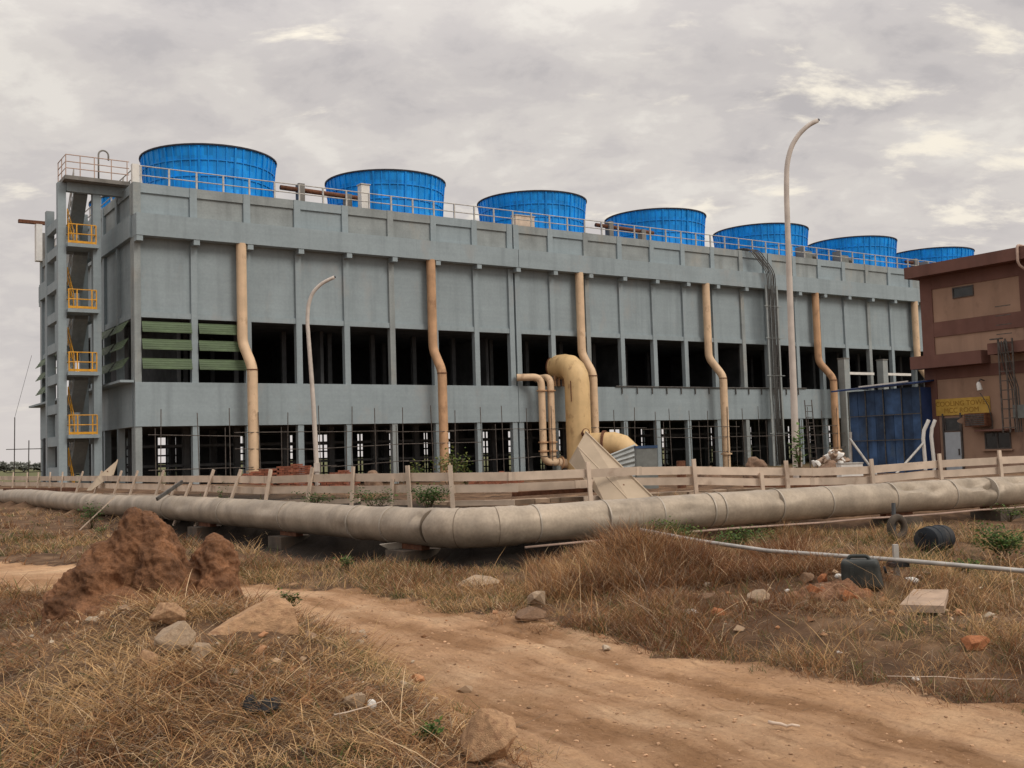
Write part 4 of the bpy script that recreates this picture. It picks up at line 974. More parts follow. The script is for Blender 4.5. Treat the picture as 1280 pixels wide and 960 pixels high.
# ------------------------------------------------------------------ things between fence and tower
def brick_pile(x0, x1, ybase, ytop, Y, lab):
    a = atY(x0, ytop, Y); b = atY(x1, ytop, Y); n = int((b.x-a.x)/.24); e = empty('brick_stack', ((a.x+b.x)/2, Y, 0), 0, lab, 'bricks', 'stacks of red bricks'); h = a.z
    m_ = MB(); rows = int(h/.085)
    prof = [random.uniform(.86, 1.0)-(.14 if (k < 2 or k > n-3) else 0) for k in range(n)]
    for k in range(1, n): prof[k] = prof[k-1]*.6+prof[k]*.4
    for r_ in range(rows):
        for k in range(n):
            if (r_+1)/rows > prof[k]: continue
            xx = (k-n/2)*.24+(.12 if r_ % 2 else 0)
            for dy in range(3): 
                if dy and r_ < rows*.6: continue
                m_.obox((xx+random.uniform(-.012, .012), dy*.13+random.uniform(-.02, .02), .045+r_*.085), (0, 0, random.uniform(-.06, .06)), (.225, .11, .075))
    m_.build('brick', M['brick'], e)
brick_pile(301, 346, 597, 577, 45, 'tall stack of red bricks at the foot of the louver side drop pipe')
brick_pile(347, 393, 597, 571, 45.5, 'highest stack of red bricks, left of the small lamp base')
brick_pile(399, 452, 597, 583, 46, 'lower stack of red bricks, right of the small lamp base')
brick_pile(585, 655, 597, 586, 46, 'long low stack of red bricks behind the middle of the fence')
def blob(name, lobes, voxel, amp, sc, m, seed, base=(0, 0, 0), fine=.35, crag=.0):
    bm = bmesh.new()
    for (c, r_) in lobes: bmesh.ops.create_icosphere(bm, subdivisions=3, radius=1, matrix=Matrix.Translation(Vector(c)-Vector(base)) @ Matrix.Diagonal((*r_, 1)))
    me = bpy.data.meshes.new(name); bm.to_mesh(me); bm.free(); o = bpy.data.objects.new(name, me); COL.objects.link(o)
    md = o.modifiers.new('r', 'REMESH'); md.mode = 'VOXEL'; md.voxel_size = voxel; md.use_smooth_shade = True
    bpy.context.view_layer.update(); ev = o.evaluated_get(bpy.context.evaluated_depsgraph_get()); nm = bpy.data.meshes.new_from_object(ev); bpy.data.objects.remove(o); bpy.data.meshes.remove(me)
    n_ = len(nm.vertices); co = np.empty(n_*3, np.float32); nm.vertices.foreach_get('co', co); co = co.reshape(-1, 3).astype(float)
    no = np.empty(n_*3, np.float32); nm.vertices.foreach_get('normal', no); no = no.reshape(-1, 3)
    dsp = fbm3(co, sc, 4, seed)*amp*2+fbm3(co, sc*2.1, 3, seed+71)*amp*crag+(np.abs(fbm3(co, sc*4.5, 4, seed+40))*-2+.25)*amp*fine
    co = co+no*dsp[:, None]; nm.vertices.foreach_set('co', co.astype(np.float32).ravel()); nm.polygons.foreach_set('use_smooth', [True]*len(nm.polygons)); nm.update()
    nm.materials.clear(); nm.materials.append(m); nm.name = name; return nm
def heap(px0, px1, ytop, Y, m, lab, name='soil_heap', cat='heap'):
    a = atY(px0, ytop, Y); b = atY(px1, ytop, Y); w = (b.x-a.x)/2; c = (a.x+b.x)/2; h = a.z
    lob = [((0, 0, 0), (w*.95, w*.8, h*1.0)), ((-w*.35, 0, 0), (w*.6, w*.6, h*.75)), ((w*.4, .2, 0), (w*.55, w*.6, h*.7)), ((0, 0, -.2), (w*1.25, w, h*.6))]
    me = blob(name, lob, .06, .14, 1.6, m, 3+int(px0), (0, 0, 0), .9, 1.5); o = bpy.data.objects.new(name, me); COL.objects.link(o); o.location = (c, Y, 0); return tag(o, lab, cat)
heap(925, 962, 573, 38, M['dirtpile'], 'brown soil heap left of the tall lamp base')
heap(1010, 1068, 579, 37, M['dirtpile'], 'wide low soil heap right of the tall lamp base')
heap(870, 905, 584, 36, M['dirtpile'], 'low soil heap by the foot of a drop pipe')
heap(452, 480, 588, 45, M['dirtpile'], 'small dirt heap right of the low brick stack')
# rubble with pale stones
def rock_mesh(seed, pts=15, amp=.05, flat=None):
    r_ = np.random.default_rng(seed); P_ = r_.normal(size=(pts, 3)); P_ /= np.linalg.norm(P_, axis=1)[:, None]; P_ *= r_.uniform(.72, 1.05, (pts, 1))
    if flat == 'wedge': P_ = np.array([(-1, .1, -.9), (-.95, -.5, -.6), (.9, -.55, -.8), (1, .5, -.9), (-.2, .6, -.9), (.55, -.1, .95), (.8, .3, .75), (.92, -.35, .35), (.1, .1, .55), (-.35, -.05, .12), (.3, -.5, -.1)])
    bm = bmesh.new(); vs_ = [bm.verts.new(q) for q in P_]; bmesh.ops.convex_hull(bm, input=vs_)
    for v_ in [v_ for v_ in bm.verts if not v_.link_faces]: bm.verts.remove(v_)
    bmesh.ops.dissolve_limit(bm, angle_limit=R(14), verts=bm.verts[:], edges=bm.edges[:])
    bmesh.ops.bevel(bm, geom=bm.edges[:], offset=.045, segments=2, affect='EDGES', profile=.6)
    bmesh.ops.triangulate(bm, faces=bm.faces[:])
    for _ in range(3):
        bmesh.ops.subdivide_edges(bm, edges=[e_ for e_ in bm.edges if e_.calc_length() > .09], cuts=1); bmesh.ops.triangulate(bm, faces=bm.faces[:])
    me = bpy.data.meshes.new('rock'); bm.to_mesh(me); bm.free()
    n_ = len(me.vertices); co = np.empty(n_*3, np.float32); me.vertices.foreach_get('co', co); co = co.reshape(-1, 3).astype(float)
    co = co*(1+fbm3(co+seed, 1.7, 4, seed)*amp*3+fbm3(co+seed, 7, 3, seed+3)*amp*1.3)[:, None]
    me.vertices.foreach_set('co', co.astype(np.float32).ravel()); me.polygons.foreach_set('use_smooth', [True]*len(me.polygons)); me.set_sharp_from_angle(angle=R(38)); return me
rmesh = [rock_mesh(s_) for s_ in range(8)]+[rock_mesh(8, flat='wedge')]
ROCKS = []
def rock(px, py, w, h, m, lab, k=0, rot=0.0, Y=None, name='rock', d=None, sink=.25, cat='rock'):
    P = gpt(px, py) if Y is None else atY(px, py, Y); s = P.y/F
    me = rmesh[k].copy(); me.materials.clear(); me.materials.append(m); o = bpy.data.objects.new(name, me); COL.objects.link(o)
    W_, H_ = w*s/2*1.18, h*s/2*1.18; o.scale = (W_, (d*s/2 if d else W_*.8), H_); o.rotation_euler = (random.uniform(-.2, .2), rot, random.uniform(-.4, .4))
    o.location = (P.x, P.y+W_*.5, P.z+H_*(1-sink))
    if P.y < 15: ROCKS.append((P.x, P.y+W_*.4, W_))
    return tag(o, lab, cat)
rub = empty('rubble_heap', Vector((atY(1040, 590, 38).x, 38, hz(atY(1040, 590, 38).x, 38))), 0, 'heap of pale rubble stones beside the blue shed', 'rubble')
rh = atY(1043, 569, 38).z-rub.location.z; me = blob('pile', [((0, .1, 0), (.75, .6, rh*.55)), ((.12, .1, 0), (.45, .4, rh*.85))], .08, .08, 1.5, M['dirtpile'], 9); o = bpy.data.objects.new('pile', me); COL.objects.link(o); o.parent = rub
for k in range(46):
    x = random.gauss(1040, 11); y = 580-max(0, 20-abs(x-1043)*.9)*random.random()
    P = atY(x, y, 38+random.uniform(-.5, .5))-rub.location; me = rmesh[k % 8].copy(); me.materials.clear(); me.materials.append(M['slab'] if k % 3 else M['white']); o = bpy.data.objects.new('stone', me); COL.objects.link(o); o.parent = rub; o.location = P; q = random.uniform(.06, .17); o.scale = (q*1.3, q, q*.8); o.rotation_euler = (random.random()*3, random.random()*3, random.random()*3)
P = atY(1062, 586, 36); e = empty('white_block', (P.x, P.y, P.z-.25), .1, 'pale rectangular panel lying at the foot of the blue shed', 'panel'); MB().box(-.38, .38, -.2, .2, -e.location.z+.05, .42).build('slab', M['white'], e); MB().box(-.40, .40, -.22, .22, .42, .46).build('rim', M['steel'], e)
# corrugated sheet and grey crate by the elbow
Pc = [atY(x, y, 44) for x, y in ((757, 613), (795, 613), (794, 555), (757, 570))]; b0 = Vector((Pc[0].x, 44, 0)); e = empty('corrugated_sheet', b0, 0, 'pale corrugated sheet standing right of the huge elbow', 'metal sheet')
m_ = MB(); nn = 60; vs_ = []
for i in range(nn+1):
    t_ = i/nn; wv = .035*math.sin(t_*2*math.pi*9)
    for q in (Pc[0].lerp(Pc[3], t_), Pc[1].lerp(Pc[2], t_)): vs_ += [q-b0+Vector((0, wv-.004, 0)), q-b0+Vector((0, wv+.004, 0))]
fs_ = []
for i in range(nn): k = 4*i; fs_ += [(k, k+2, k+6, k+4), (k+1, k+5, k+7, k+3), (k, k+4, k+5, k+1), (k+2, k+3, k+7, k+6)]
fs_ += [(0, 1, 3, 2), (4*nn, 4*nn+2, 4*nn+3, 4*nn+1)]
m_.add(vs_, fs_); m_.build('sheet', M['corr'], e)
A = atY(796, 613, 43); B = atY(820, 560, 43); e = empty('grey_crate', ((A.x+B.x)/2, 43, A.z), 0, 'grey steel crate with blue rim right of the corrugated sheet', 'crate'); hw = (B.x-A.x)/2; hh = B.z-A.z
MB().box(-hw, hw, -.35, .35, 0, hh).build('body', M['greybox'], e); MB().box(-hw-.02, hw+.02, -.37, .37, hh+.002, hh+.11).build('rim', M['tarp'], e)
# gooseneck vent
A = atY(852, 600, 40); zt = atY(852, 572, 40).z; e = empty('gooseneck_pipe', (A.x, 40, 0), 0, 'stubby white topped gooseneck pipe behind the right hand fence', 'pipe')
MB().tube([(0, 0, 0), (0, 0, zt-.12)], .17, 12).build('stem', M['rust'], e); MB().tube([(.0, 0, zt-.12)]+arc((-.18, 0, zt-.12), .18, 0, math.pi, (1, 0, 0), (0, 0, 1), 8)+[(-.36, 0, zt-.28)], .11, 12).build('bend', M['white'], e, smooth=True)

# leaning ladder by the lamp
A = atY(1018, 580, 60); B = atY(1010, 500, 61); e = empty('ladder', (A.x, A.y, 0), 0, 'thin ladder leaning on the basin wall right of the tall lamp', 'ladder'); o_ = Vector((A.x, A.y, 0)); m_ = MB()
for dx in (-.2, .2): m_.tube([A-o_+Vector((dx, 0, -1)), B-o_+Vector((dx, 0, 0))], .03, 6)
for k in range(14): c = (A-o_+Vector((0, 0, -1))).lerp(B-o_, k/14); m_.tube([c-Vector((.2, 0, 0)), c+Vector((.2, 0, 0))], .02, 6)
m_.build('rungs', M['scaf'], e)

# ------------------------------------------------------------------ near ground objects
base = Vector((-3.85, 11.5, 0)); g0 = hz(-3.85, 11.5)
mm = blob('termite_mound', [((-3.90, 11.5, .44), (.35, .42, .82)), ((-3.56, 11.68, .12), (.30, .34, .55)), ((-4.10, 11.45, .55), (.32, .40, .70)), ((-4.36, 11.35, .30), (.34, .45, .66)), ((-4.62, 11.25, .05), (.34, .42, .62)), ((-3.74, 11.3, .35), (.28, .40, .62)), ((-3.33, 11.75, .30), (.27, .32, .66)), ((-3.27, 11.6, .1), (.27, .32, .62)), ((-4.05, 11.05, .05), (.6, .42, .42)), ((-4.0, 11.6, 0), (1.0, .7, .25))], .017, .075, 2.6, M['dirt'], 12, base, 1.0, 1.7)
o = bpy.data.objects.new('termite_mound', mm); COL.objects.link(o); o.location = base; tag(o, 'rough red earth termite mound in the left foreground', 'mound')
rocks = [(207, 788, 46, 34, 'rockY', 'ochre topped angular rock leaning on the front of the red mound', 0, .2), (212, 822, 52, 48, 'rockG', 'lumpy buff rock just below the ochre topped rock', 1, .1), (184, 842, 30, 40, 'rockY', 'small brown rock left of the lumpy buff rock', 5, 0), (246, 832, 36, 28, 'rockG', 'pale rounded rock right of the lumpy buff rock', 2, 0),
         (302, 792, 108, 48, 'rockY', 'long ochre slab rock on the grass right of the red mound', 8, 0), (611, 958, 72, 66, 'rockY', 'big cracked ochre rock at the bottom edge by the track', 4, .15), (443, 893, 36, 24, 'rockG', 'flat buff stone in the dry grass right of the black bag', 6, 0),
         (949, 756, 28, 20, 'rockG', 'buff stone in the grass left of the orange clods', 1, 0), (886, 758, 28, 16, 'rockB', 'half buried brown stone in the right hand grass', 2, 0), (902, 772, 22, 15, 'rockO', 'single orange stone at the grass edge', 5, 0),
         (1024, 748, 24, 22, 'rockO', 'bright orange clod on the earth pile by the black can', 7, 0), (1034, 733, 20, 17, 'rockO', 'upper orange clod on the earth pile', 6, 0), (1060, 735, 22, 14, 'rockG', 'buff clod on the crest of the earth pile', 0, 0), (1010, 730, 20, 14, 'rockB', 'dull clod left of the upper orange clod', 4, 0),
         (662, 778, 40, 18, 'rockB', 'low brown rock at the far edge of the track', 1, 0), (598, 735, 50, 14, 'rockG', 'long pale stone in the grass under the bend of the pipe', 3, 0), (1225, 815, 40, 18, 'rockO', 'flat orange stone at the right edge of the grass', 2, 0), (676, 760, 36, 22, 'rockG', 'pale stone at the foot of the grassy hump', 6, 0)]
for (x, y, w, h, m, lab, k, rot) in rocks: rock(x, y, w, h, M[m], lab, k, rot, sink=.55 if k == 8 else .28)
P = gpt(1052, 752); pl = Vector((P.x, P.y+.25, P.z)); ep = empty('earth_pile', pl, 0, 'low crumbly reddish earth pile in front of the black can', 'heap'); ROCKS.append((pl.x, pl.y, .42))
me = blob('soil', [((-.10, 0, 0), (.36, .28, .13)), ((.22, .02, 0), (.28, .24, .15)), ((.08, .05, .02), (.2, .2, .18)), ((.42, -.04, -.02), (.18, .16, .10)), ((-.36, 0, -.02), (.2, .2, .10))], .013, .055, 6.5, M['earth'], 21, (0, 0, 0), 1.0, 1.2); o = bpy.data.objects.new('soil', me); COL.objects.link(o); o.parent = ep
for k in range(26):
    q = random.uniform(.018, .06) if k > 5 else random.uniform(.06, .09); x = random.gauss(0, .25); y = random.uniform(-.3, .12)
    me = rmesh[k % 8].copy(); me.materials.clear(); me.materials.append([M['rockO'], M['rockB'], M['rockB'], M['rockG']][k % 4]); o = bpy.data.objects.new('clod', me); COL.objects.link(o); o.parent = ep; o.location = (x, y, max(.01, .15*(1-abs(x)/.55)*(1-abs(y-.02)/.34))); o.scale = (q*1.2, q, q*.85); o.rotation_euler = (random.random()*3, random.random()*3, random.random()*3)
# flat slab
P = gpt(1165, 768); ROCKS.append((P.x, P.y+.15, .36)); e = empty('concrete_slab', P+Vector((0, .2, .03)), -.5, 'flat pinkish broken slab lying in the grass right of the thin pipe post', 'slab'); m_ = MB()
m_.add([(-.18, -.30, 0), (.22, -.26, 0), (.17, .55, .05), (-.16, .5, .05), (-.18, -.30, .07), (.22, -.26, .07), (.17, .55, .12), (-.16, .5, .12)], [(3, 2, 1, 0), (4, 5, 6, 7), (0, 1, 5, 4), (1, 2, 6, 5), (2, 3, 7, 6), (3, 0, 4, 7)]); m_.build('slab', M['slab'], e)
# thin grey water pipe and its post
A = atY(800, 662, 15.6); B = atY(960, 688.5, 13.6); C_ = atY(1122, 700, 12.3); D = atY(1290, 714.5, 11.4); b0 = Vector((C_.x, C_.y, 0)); wp = empty('water_pipe', b0, 0, 'thin grey water pipe running low across the right hand grass', 'pipe')
MB().tube([q-b0 for q in (A, A.lerp(B, .5)+Vector((0, 0, -.02)), B, B.lerp(C_, .5), C_, D, D+(D-C_)*1.5)], .026, 12).build('pipe', M['steel'], wp, smooth=True)
Pb = gpt(1122, 745); Pt = atY(1122, 681, 12.3); e = empty('pipe_post', (C_.x, C_.y+.05, hz(C_.x, C_.y)-.05), 0, 'short grey post with black clamp holding the thin water pipe', 'post'); hh = Pt.z-e.location.z
ROCKS.append((e.location.x, e.location.y-.15, .22)); MB().box(-.028, .028, -.028, .028, 0, hh).build('upright', M['steel'], e); MB().box(-.105, .105, -.13, .035, C_.z-e.location.z-.075, C_.z-e.location.z-.025).build('clamp', M['black'], e)
# black jerrycan shaped tank
P = gpt(1079, 735); ROCKS.append((P.x, P.y-.1, .42)); zt = atY(1079, 699, P.y).z; e = empty('plastic_can', P, -.35, 'dark grey plastic can lying by the thin water pipe', 'can'); hh = zt-P.z
bm = bmesh.new(); bmesh.ops.create_cube(bm, size=1, matrix=Matrix.Translation((0, 0, hh/2)) @ Matrix.Diagonal((.44, .30, hh, 1)))
for v_ in bm.verts:
    if v_.co.z > hh*.5 and v_.co.x > 0: v_.co.x -= .05
bmesh.ops.bevel(bm, geom=bm.edges[:], offset=.055, segments=4, affect='EDGES', profile=.6); me = bpy.data.meshes.new('body'); bm.to_mesh(me); bm.free(); me.materials.append(M['can']); me.polygons.foreach_set('use_smooth', [True]*len(me.polygons)); o = bpy.data.objects.new('body', me); COL.objects.link(o); o.parent = e
MB().tube(fillet([(-.15, 0, hh-.03), (-.13, 0, hh+.035), (.06, 0, hh+.035), (.09, 0, hh-.03)], .03, 4), .02, 8).build('handle', M['can'], e, smooth=True)
m_ = MB()
for x in (-.10, .05): m_.box(x-.02, x+.02, -.158, -.148, .06, hh-.07)
m_.build('rib', M['can'], e); MB().tube([(.225, .02, hh*.62), (.25, .02, hh*.64)], .04, 12).build('cap', M['black'], e)
# drum lying under the pipe on the right
P = gpt(1174, 689); e = empty('plastic_drum', P+Vector((0, .15, .17)), .75, 'dark blue drum lying on its side under the fat pipe at the right', 'drum')
MB().tube([(-.30, 0, 0), (-.285, 0, 0), (-.15, 0, 0), (-.14, 0, 0), (-.12, 0, 0), (-.11, 0, 0), (.11, 0, 0), (.12, 0, 0), (.14, 0, 0), (.15, 0, 0), (.285, 0, 0), (.30, 0, 0)], [.17, .195, .20, .21, .21, .20, .20, .21, .21, .20, .195, .17], 24).build('barrel', M['drum'], e, auto=40); MB().tube([(-.302, .06, .09), (-.33, .06, .09)], .035, 10).build('bung', M['black'], e)
P = gpt(1125, 676); e = empty('old_tyre', P+Vector((0, .1, .22)), .5, 'worn dark tyre hung on a short stake under the pipe', 'tyre')
m_ = MB(); n1_, n2_ = 28, 12; vs_ = [((.17+.065*math.cos(b))*math.cos(a), .06*math.sin(b), (.17+.065*math.cos(b))*math.sin(a)) for a in np.linspace(0, 2*math.pi, n1_, endpoint=False) for b in np.linspace(0, 2*math.pi, n2_, endpoint=False)]
m_.add(vs_, [(i*n2_+j, i*n2_+(j+1) % n2_, ((i+1) % n1_)*n2_+(j+1) % n2_, ((i+1) % n1_)*n2_+j) for i in range(n1_) for j in range(n2_)]); m_.build('tread', M['sleep'], e, smooth=True); MB().bar((0, .08, -.3), (.03, .08, .42), .05, .05).build('stake', M['inner'], e)
# black plastic bag in left grass
P = gpt(325, 897); me = blob('bin_bag', [((0, 0, .02), (.10, .09, .035)), ((-.07, .0, .04), (.04, .05, .05)), ((.06, .02, .03), (.045, .04, .05)), ((.02, -.03, .04), (.03, .04, .04))], .007, .035, 14, M['black'], 77); o = bpy.data.objects.new('bin_bag', me); COL.objects.link(o); o.location = P+Vector((0, .05, .02)); tag(o, 'crumpled black plastic bag in the dry grass at the left', 'bag')
# litter and sticks
def paper(px, py, w, h, lab, m='white', rz=0.0):
    P = gpt(px, py); s = P.y/F; me = blob('paper_scrap', [((0, 0, 0), (w*s/2, w*s/3, h*s/2)), ((w*s*.2, 0, 0), (w*s/3, w*s/4, h*s/3))], max(.004, w*s/16), w*s*.09, 2.2/(w*s), M[m], int(px)); o = bpy.data.objects.new('paper_scrap', me); COL.objects.link(o); o.location = P+Vector((0, .02, h*s*.45)); o.rotation_euler = (.2, .1, rz); tag(o, lab, 'litter')
for a in [(1140, 729, 18, 8, 'white scrap on the grass right of the thin pipe post'), (1049, 724, 10, 7, 'white scrap half behind the black can'), (1146, 852, 10, 5, 'small white scrap at the edge of the track on the right'), (464, 888, 12, 14, 'crumpled pale wrapper right of the flat buff stone'), (1050, 818, 8, 4, 'tiny white scrap in the grass above the track'), (186, 918, 5, 4, 'tiny white flake in the left foreground grass'), (862, 768, 22, 6, 'pale torn paper beside the single orange stone'), (985, 741, 7, 5, 'tiny pale scrap on the earth pile')]: paper(*a)
def stick(a, b, r_, lab, m='bark', up=.03):
    A, B = gpt(*a), gpt(*b); e = empty('stick', A, 0, lab, 'stick'); n = 5
    MB().tube([(A.lerp(B, k/n)-A)+Vector((random.uniform(-.01, .01), random.uniform(-.01, .01), up+random.uniform(0, .015))) for k in range(n+1)], [r_*(1-.4*k/n) for k in range(n+1)], 7).build('twig', M[m], e, smooth=True)
stick((960, 911), (1000, 917), .012, 'pale stick lying on the track near the bottom right', 'plank'); stick((800, 754), (866, 770), .010, 'thin white stick in the right hand grass', 'white'); stick((420, 918), (480, 900), .0045, 'bent dry stalk over the left grass', 'plank', .10); stick((1110, 855), (1275, 860), .0035, 'long pale straw along the right track edge', 'plank', .05)
A = atY(86, 628, 26); B = gpt(95, 662); e = empty('wooden_stake', B, 0, 'pale wooden stake leaning on the fat pipe at the left', 'stake'); MB().bar((0, 0, -.1), Vector((A.x, B.y+.3, A.z))-B, .045, .03).build('stake', M['plank'], e)

# ------------------------------------------------------------------ vegetation
def tinted(name, vs, fs, cols, m):
    me = npmesh(name, vs, fs, [m], False); at = me.color_attributes.new('tint', 'FLOAT_COLOR', 'POINT')
    at.data.foreach_set('color', np.concatenate([cols, np.ones((len(cols), 1))], 1).astype(np.float32).ravel()); return me
def blades(P, Ln, Wd, az, bend, cols, lift):
    """P (n,3) roots; each blade four points along a drooping arc, tapered: 7 vertices, 5 triangles"""
    n = len(P); dirn = np.stack([np.cos(az), np.sin(az), np.zeros(n)], 1); sd_ = np.stack([-np.sin(az), np.cos(az), np.zeros(n)], 1)
    rt = rng.uniform(0, np.pi, n); sd_ = sd_*np.cos(rt)[:, None]+dirn*np.sin(rt)[:, None]
    V_ = np.empty((n, 7, 3))
    for j, t in enumerate((0, .38, .72)):
        ang = lift-bend*t; c = P+dirn*(Ln*t*np.cos(lift-bend*t*.5))[:, None]; c[:, 2] += Ln*t*np.sin(lift-bend*t*.5)
        w = Wd*(1-.55*t); V_[:, 2*j] = c-sd_*w[:, None]/2; V_[:, 2*j+1] = c+sd_*w[:, None]/2
    c = P+dirn*(Ln*np.cos(lift-bend*.5))[:, None]; c[:, 2] += Ln*np.sin(lift-bend*.5); V_[:, 6] = c
    b = (np.arange(n)*7)[:, None]; T = np.array([[0, 1, 3], [0, 3, 2], [2, 3, 5], [2, 5, 4], [4, 5, 6]])
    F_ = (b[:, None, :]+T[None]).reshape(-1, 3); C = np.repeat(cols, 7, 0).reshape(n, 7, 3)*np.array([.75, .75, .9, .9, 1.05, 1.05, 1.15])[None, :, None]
    return V_.reshape(-1, 3), F_, C.reshape(-1, 3)
STRAW = np.array([[.47, .33, .165], [.37, .235, .115], [.27, .145, .065], [.16, .075, .034], [.22, .175, .125], [.58, .46, .29]])
STRAW = np.minimum(STRAW*np.array([1.18, 1.09, 1.06]), .8)
GREEN = np.array([[.085, .115, .03], [.13, .145, .045], [.06, .09, .028]])
def clear_of_rocks(x, y):
    k = np.ones(len(x), bool)
    for (rx, ry, rr) in ROCKS: k &= np.hypot(x-rx, y-ry+rr*.45) > rr*1.05
    return k
def grass_patch(n, xr, yr, len_m, wd, dens, greenf, lift=(.5, 1.4), seed=0, redden=0.0):
    r_ = np.random.default_rng(seed); nc = n//14
    cx = r_.uniform(*xr, nc*3); cy = r_.uniform(*yr, nc*3); keep = (r_.random(nc*3) < dens(cx, cy)) & clear_of_rocks(cx, cy); cx, cy = cx[keep][:nc], cy[keep][:nc]; nc = len(cx)
    hgtf = .35+1.5*vnoise(cx*1.4, cy*1.4, 91)**1.5+.3*r_.random(nc); tone = .5+(fbm(cx*.75, cy*.75, 3, 55)*2.3)+r_.normal(0, .13, nc); grn = r_.random(nc) < greenf(cx, cy)
    caz = r_.uniform(0, 2*np.pi, nc); k = 14; X = np.repeat(cx, k)+r_.normal(0, .05, nc*k); Y = np.repeat(cy, k)+r_.normal(0, .05, nc*k)
    Z = hgt(X, Y)-.01; m_ = nc*k; Ln = len_m*np.repeat(hgtf, k)*r_.uniform(.45, 1.25, m_); az = np.repeat(caz, k)+r_.normal(0, 1.2, m_)
    lf = np.clip(r_.uniform(*lift, m_), 0.05, 1.5); bd = r_.uniform(.2, 1.7, m_)
    ti = np.clip(np.repeat(tone, k)+r_.normal(0, .22, m_)+redden, 0, .999); cols = STRAW[np.minimum(((ti)*4).astype(int), 3)]
    alt = r_.random(m_); cols = np.where((alt < .16)[:, None], STRAW[4], cols); cols = np.where((alt > .93)[:, None], STRAW[5], cols)
    g = np.repeat(grn, k) & (r_.random(m_) < .75); cols = np.where(g[:, None], GREEN[r_.integers(0, 3, m_)], cols); cols = cols*r_.uniform(.7, 1.25, m_)[:, None]
    return blades(np.stack([X, Y, Z], 1), Ln, wd*r_.uniform(.6, 1.4, m_), az, bd, cols, lf)
def ok(x, y): return (1-np.clip(road_mask(x, y)*1.3, 0, 1))*(1-.93*pipe_shade(x, y))
def d_left(x, y): return ok(x, y)*(.35+.65*sstep(-.15, .15, fbm(x*.8, y*.8, 3, 77)))
def d_right(x, y): return ok(x, y)*(.14+.86*sstep(-.12, .12, fbm(x*.7, y*.7, 3, 78)))
gl = lambda x, y: .05+.30*sstep(.08, .25, fbm(x*.9, y*.9, 3, 99))
parts = [grass_patch(66000, (-5.2, 1.0), (4.9, 9.2), .20, .0058, d_left, gl, (.0, .95), 1, .16),
         grass_patch(3600, (-5.2, .9), (4.9, 9.5), .46, .0062, d_left, lambda x, y: 0*x, (.0, .8), 11, -.2),
         grass_patch(34000, (-8, 0), (9.0, 14.5), .19, .007, d_left, gl, (.05, 1.1), 2, .2),
         grass_patch(86000, (-.5, 8.5), (7.0, 12.8), .19, .0046, d_right, lambda x, y: .14+.4*sstep(.1, .25, fbm(x*.9, y*.9, 3, 98)), (.2, 1.4), 3, .03),
         grass_patch(4000, (-.5, 8.5), (7.4, 14), .50, .0075, d_right, lambda x, y: 0*x, (.1, 1.3), 12, -.2),
         grass_patch(60000, (.2, 3.8), (12.4, 15.4), .36, .0058, lambda x, y: ok(x, y), lambda x, y: .03+0*x, (.7, 1.5), 4, .12),
         grass_patch(36000, (-5, 1.0), (11.5, 17.2), .21, .006, d_right, lambda x, y: .25+0*x, (.3, 1.4), 5),
         grass_patch(42000, (2.5, 12), (12.4, 21), .23, .0068, d_right, lambda x, y: .25+.4*sstep(.0, .2, fbm(x*.5, y*.5, 3, 97)), (.3, 1.4), 6),
         grass_patch(24000, (-16, -3), (14, 27), .24, .010, d_right, lambda x, y: .25+.3*sstep(.0, .2, fbm(x*.4, y*.4, 3, 96)), (.2, 1.3), 7)]
parts.append(grass_patch(24000, (-32, -7), (19, 44), .24, .014, lambda x, y: ok(x, y)*(-(x+.875)*.599+(y-17.22)*.801 < 60)*((x+.875)*.801+(y-17.22)*.599 < 0), lambda x, y: .2+0*x, (.2, 1.3), 24))
parts.append(grass_patch(16000, (-5.2, 1.2), (4.9, 9.5), .07, .016, d_left, lambda x, y: 0*x, (.0, .35), 21, .05))
parts.append(grass_patch(16000, (-.5, 8.5), (7.0, 13), .07, .016, d_right, lambda x, y: 0*x, (.0, .35), 22, .05))
verge = lambda x, y: np.exp(-((road_d(x, y)-.1)/.22)**2)
parts.append(grass_patch(22000, (-4, 6), (4.9, 14), .11, .0048, verge, lambda x, y: .2+0*x, (.1, 1.2), 23, -.05))
# sparse straw lying on the track
tx = grass_patch(7000, (-3, 6), (4.9, 13), .13, .0045, lambda x, y: np.clip(road_mask(x, y), 0, 1)*(.15+.85*sstep(.0, .2, fbm(x*1.1, y*1.1, 3, 66))), lambda x, y: .05+0*x, (.0, .25), 13)
parts.append(tx)
off = 0; VV, FF, CC = [], [], []
for v_, f_, c_ in parts: VV.append(v_); FF.append(f_+off); CC.append(c_); off += len(v_)
o = bpy.data.objects.new('dry_grass', tinted('dry_grass', np.concatenate(VV), np.concatenate(FF), np.concatenate(CC), M['grass'])); COL.objects.link(o); tag(o, 'tangled dry straw coloured grass beside the track', 'grass', kind='stuff')
# pebbles and clods scattered on the track
r_ = np.random.default_rng(5); n = 9000; y = 5+r_.random(n)**1.4*9; x = r_.uniform(-3.5, 6, n); k = road_mask(x, y) > .2; x, y = x[k], y[k]
bm = bmesh.new(); bmesh.ops.create_icosphere(bm, subdivisions=1, radius=1); iv = np.array([v_.co[:] for v_ in bm.verts]); itf = np.array([[v_.index for v_ in f.verts] for f in bm.faces]); bm.free()
n = len(x); sz = .003+.011*r_.random(n)**5; Vp = iv[None]*(sz[:, None, None]*np.array([1.3, 1, .7]))*r_.uniform(.7, 1.3, (n, len(iv), 1)); Vp[..., 0] += x[:, None]; Vp[..., 1] += y[:, None]; Vp[..., 2] += (hgt(x, y)+sz*.3)[:, None]
Fp = (itf[None]+(np.arange(n)*len(iv))[:, None, None]).reshape(-1, 3); tone = r_.uniform(.5, 1.6, n); Cp = np.repeat((np.array([[.40, .25, .15]])*tone[:, None]), len(iv), 0)
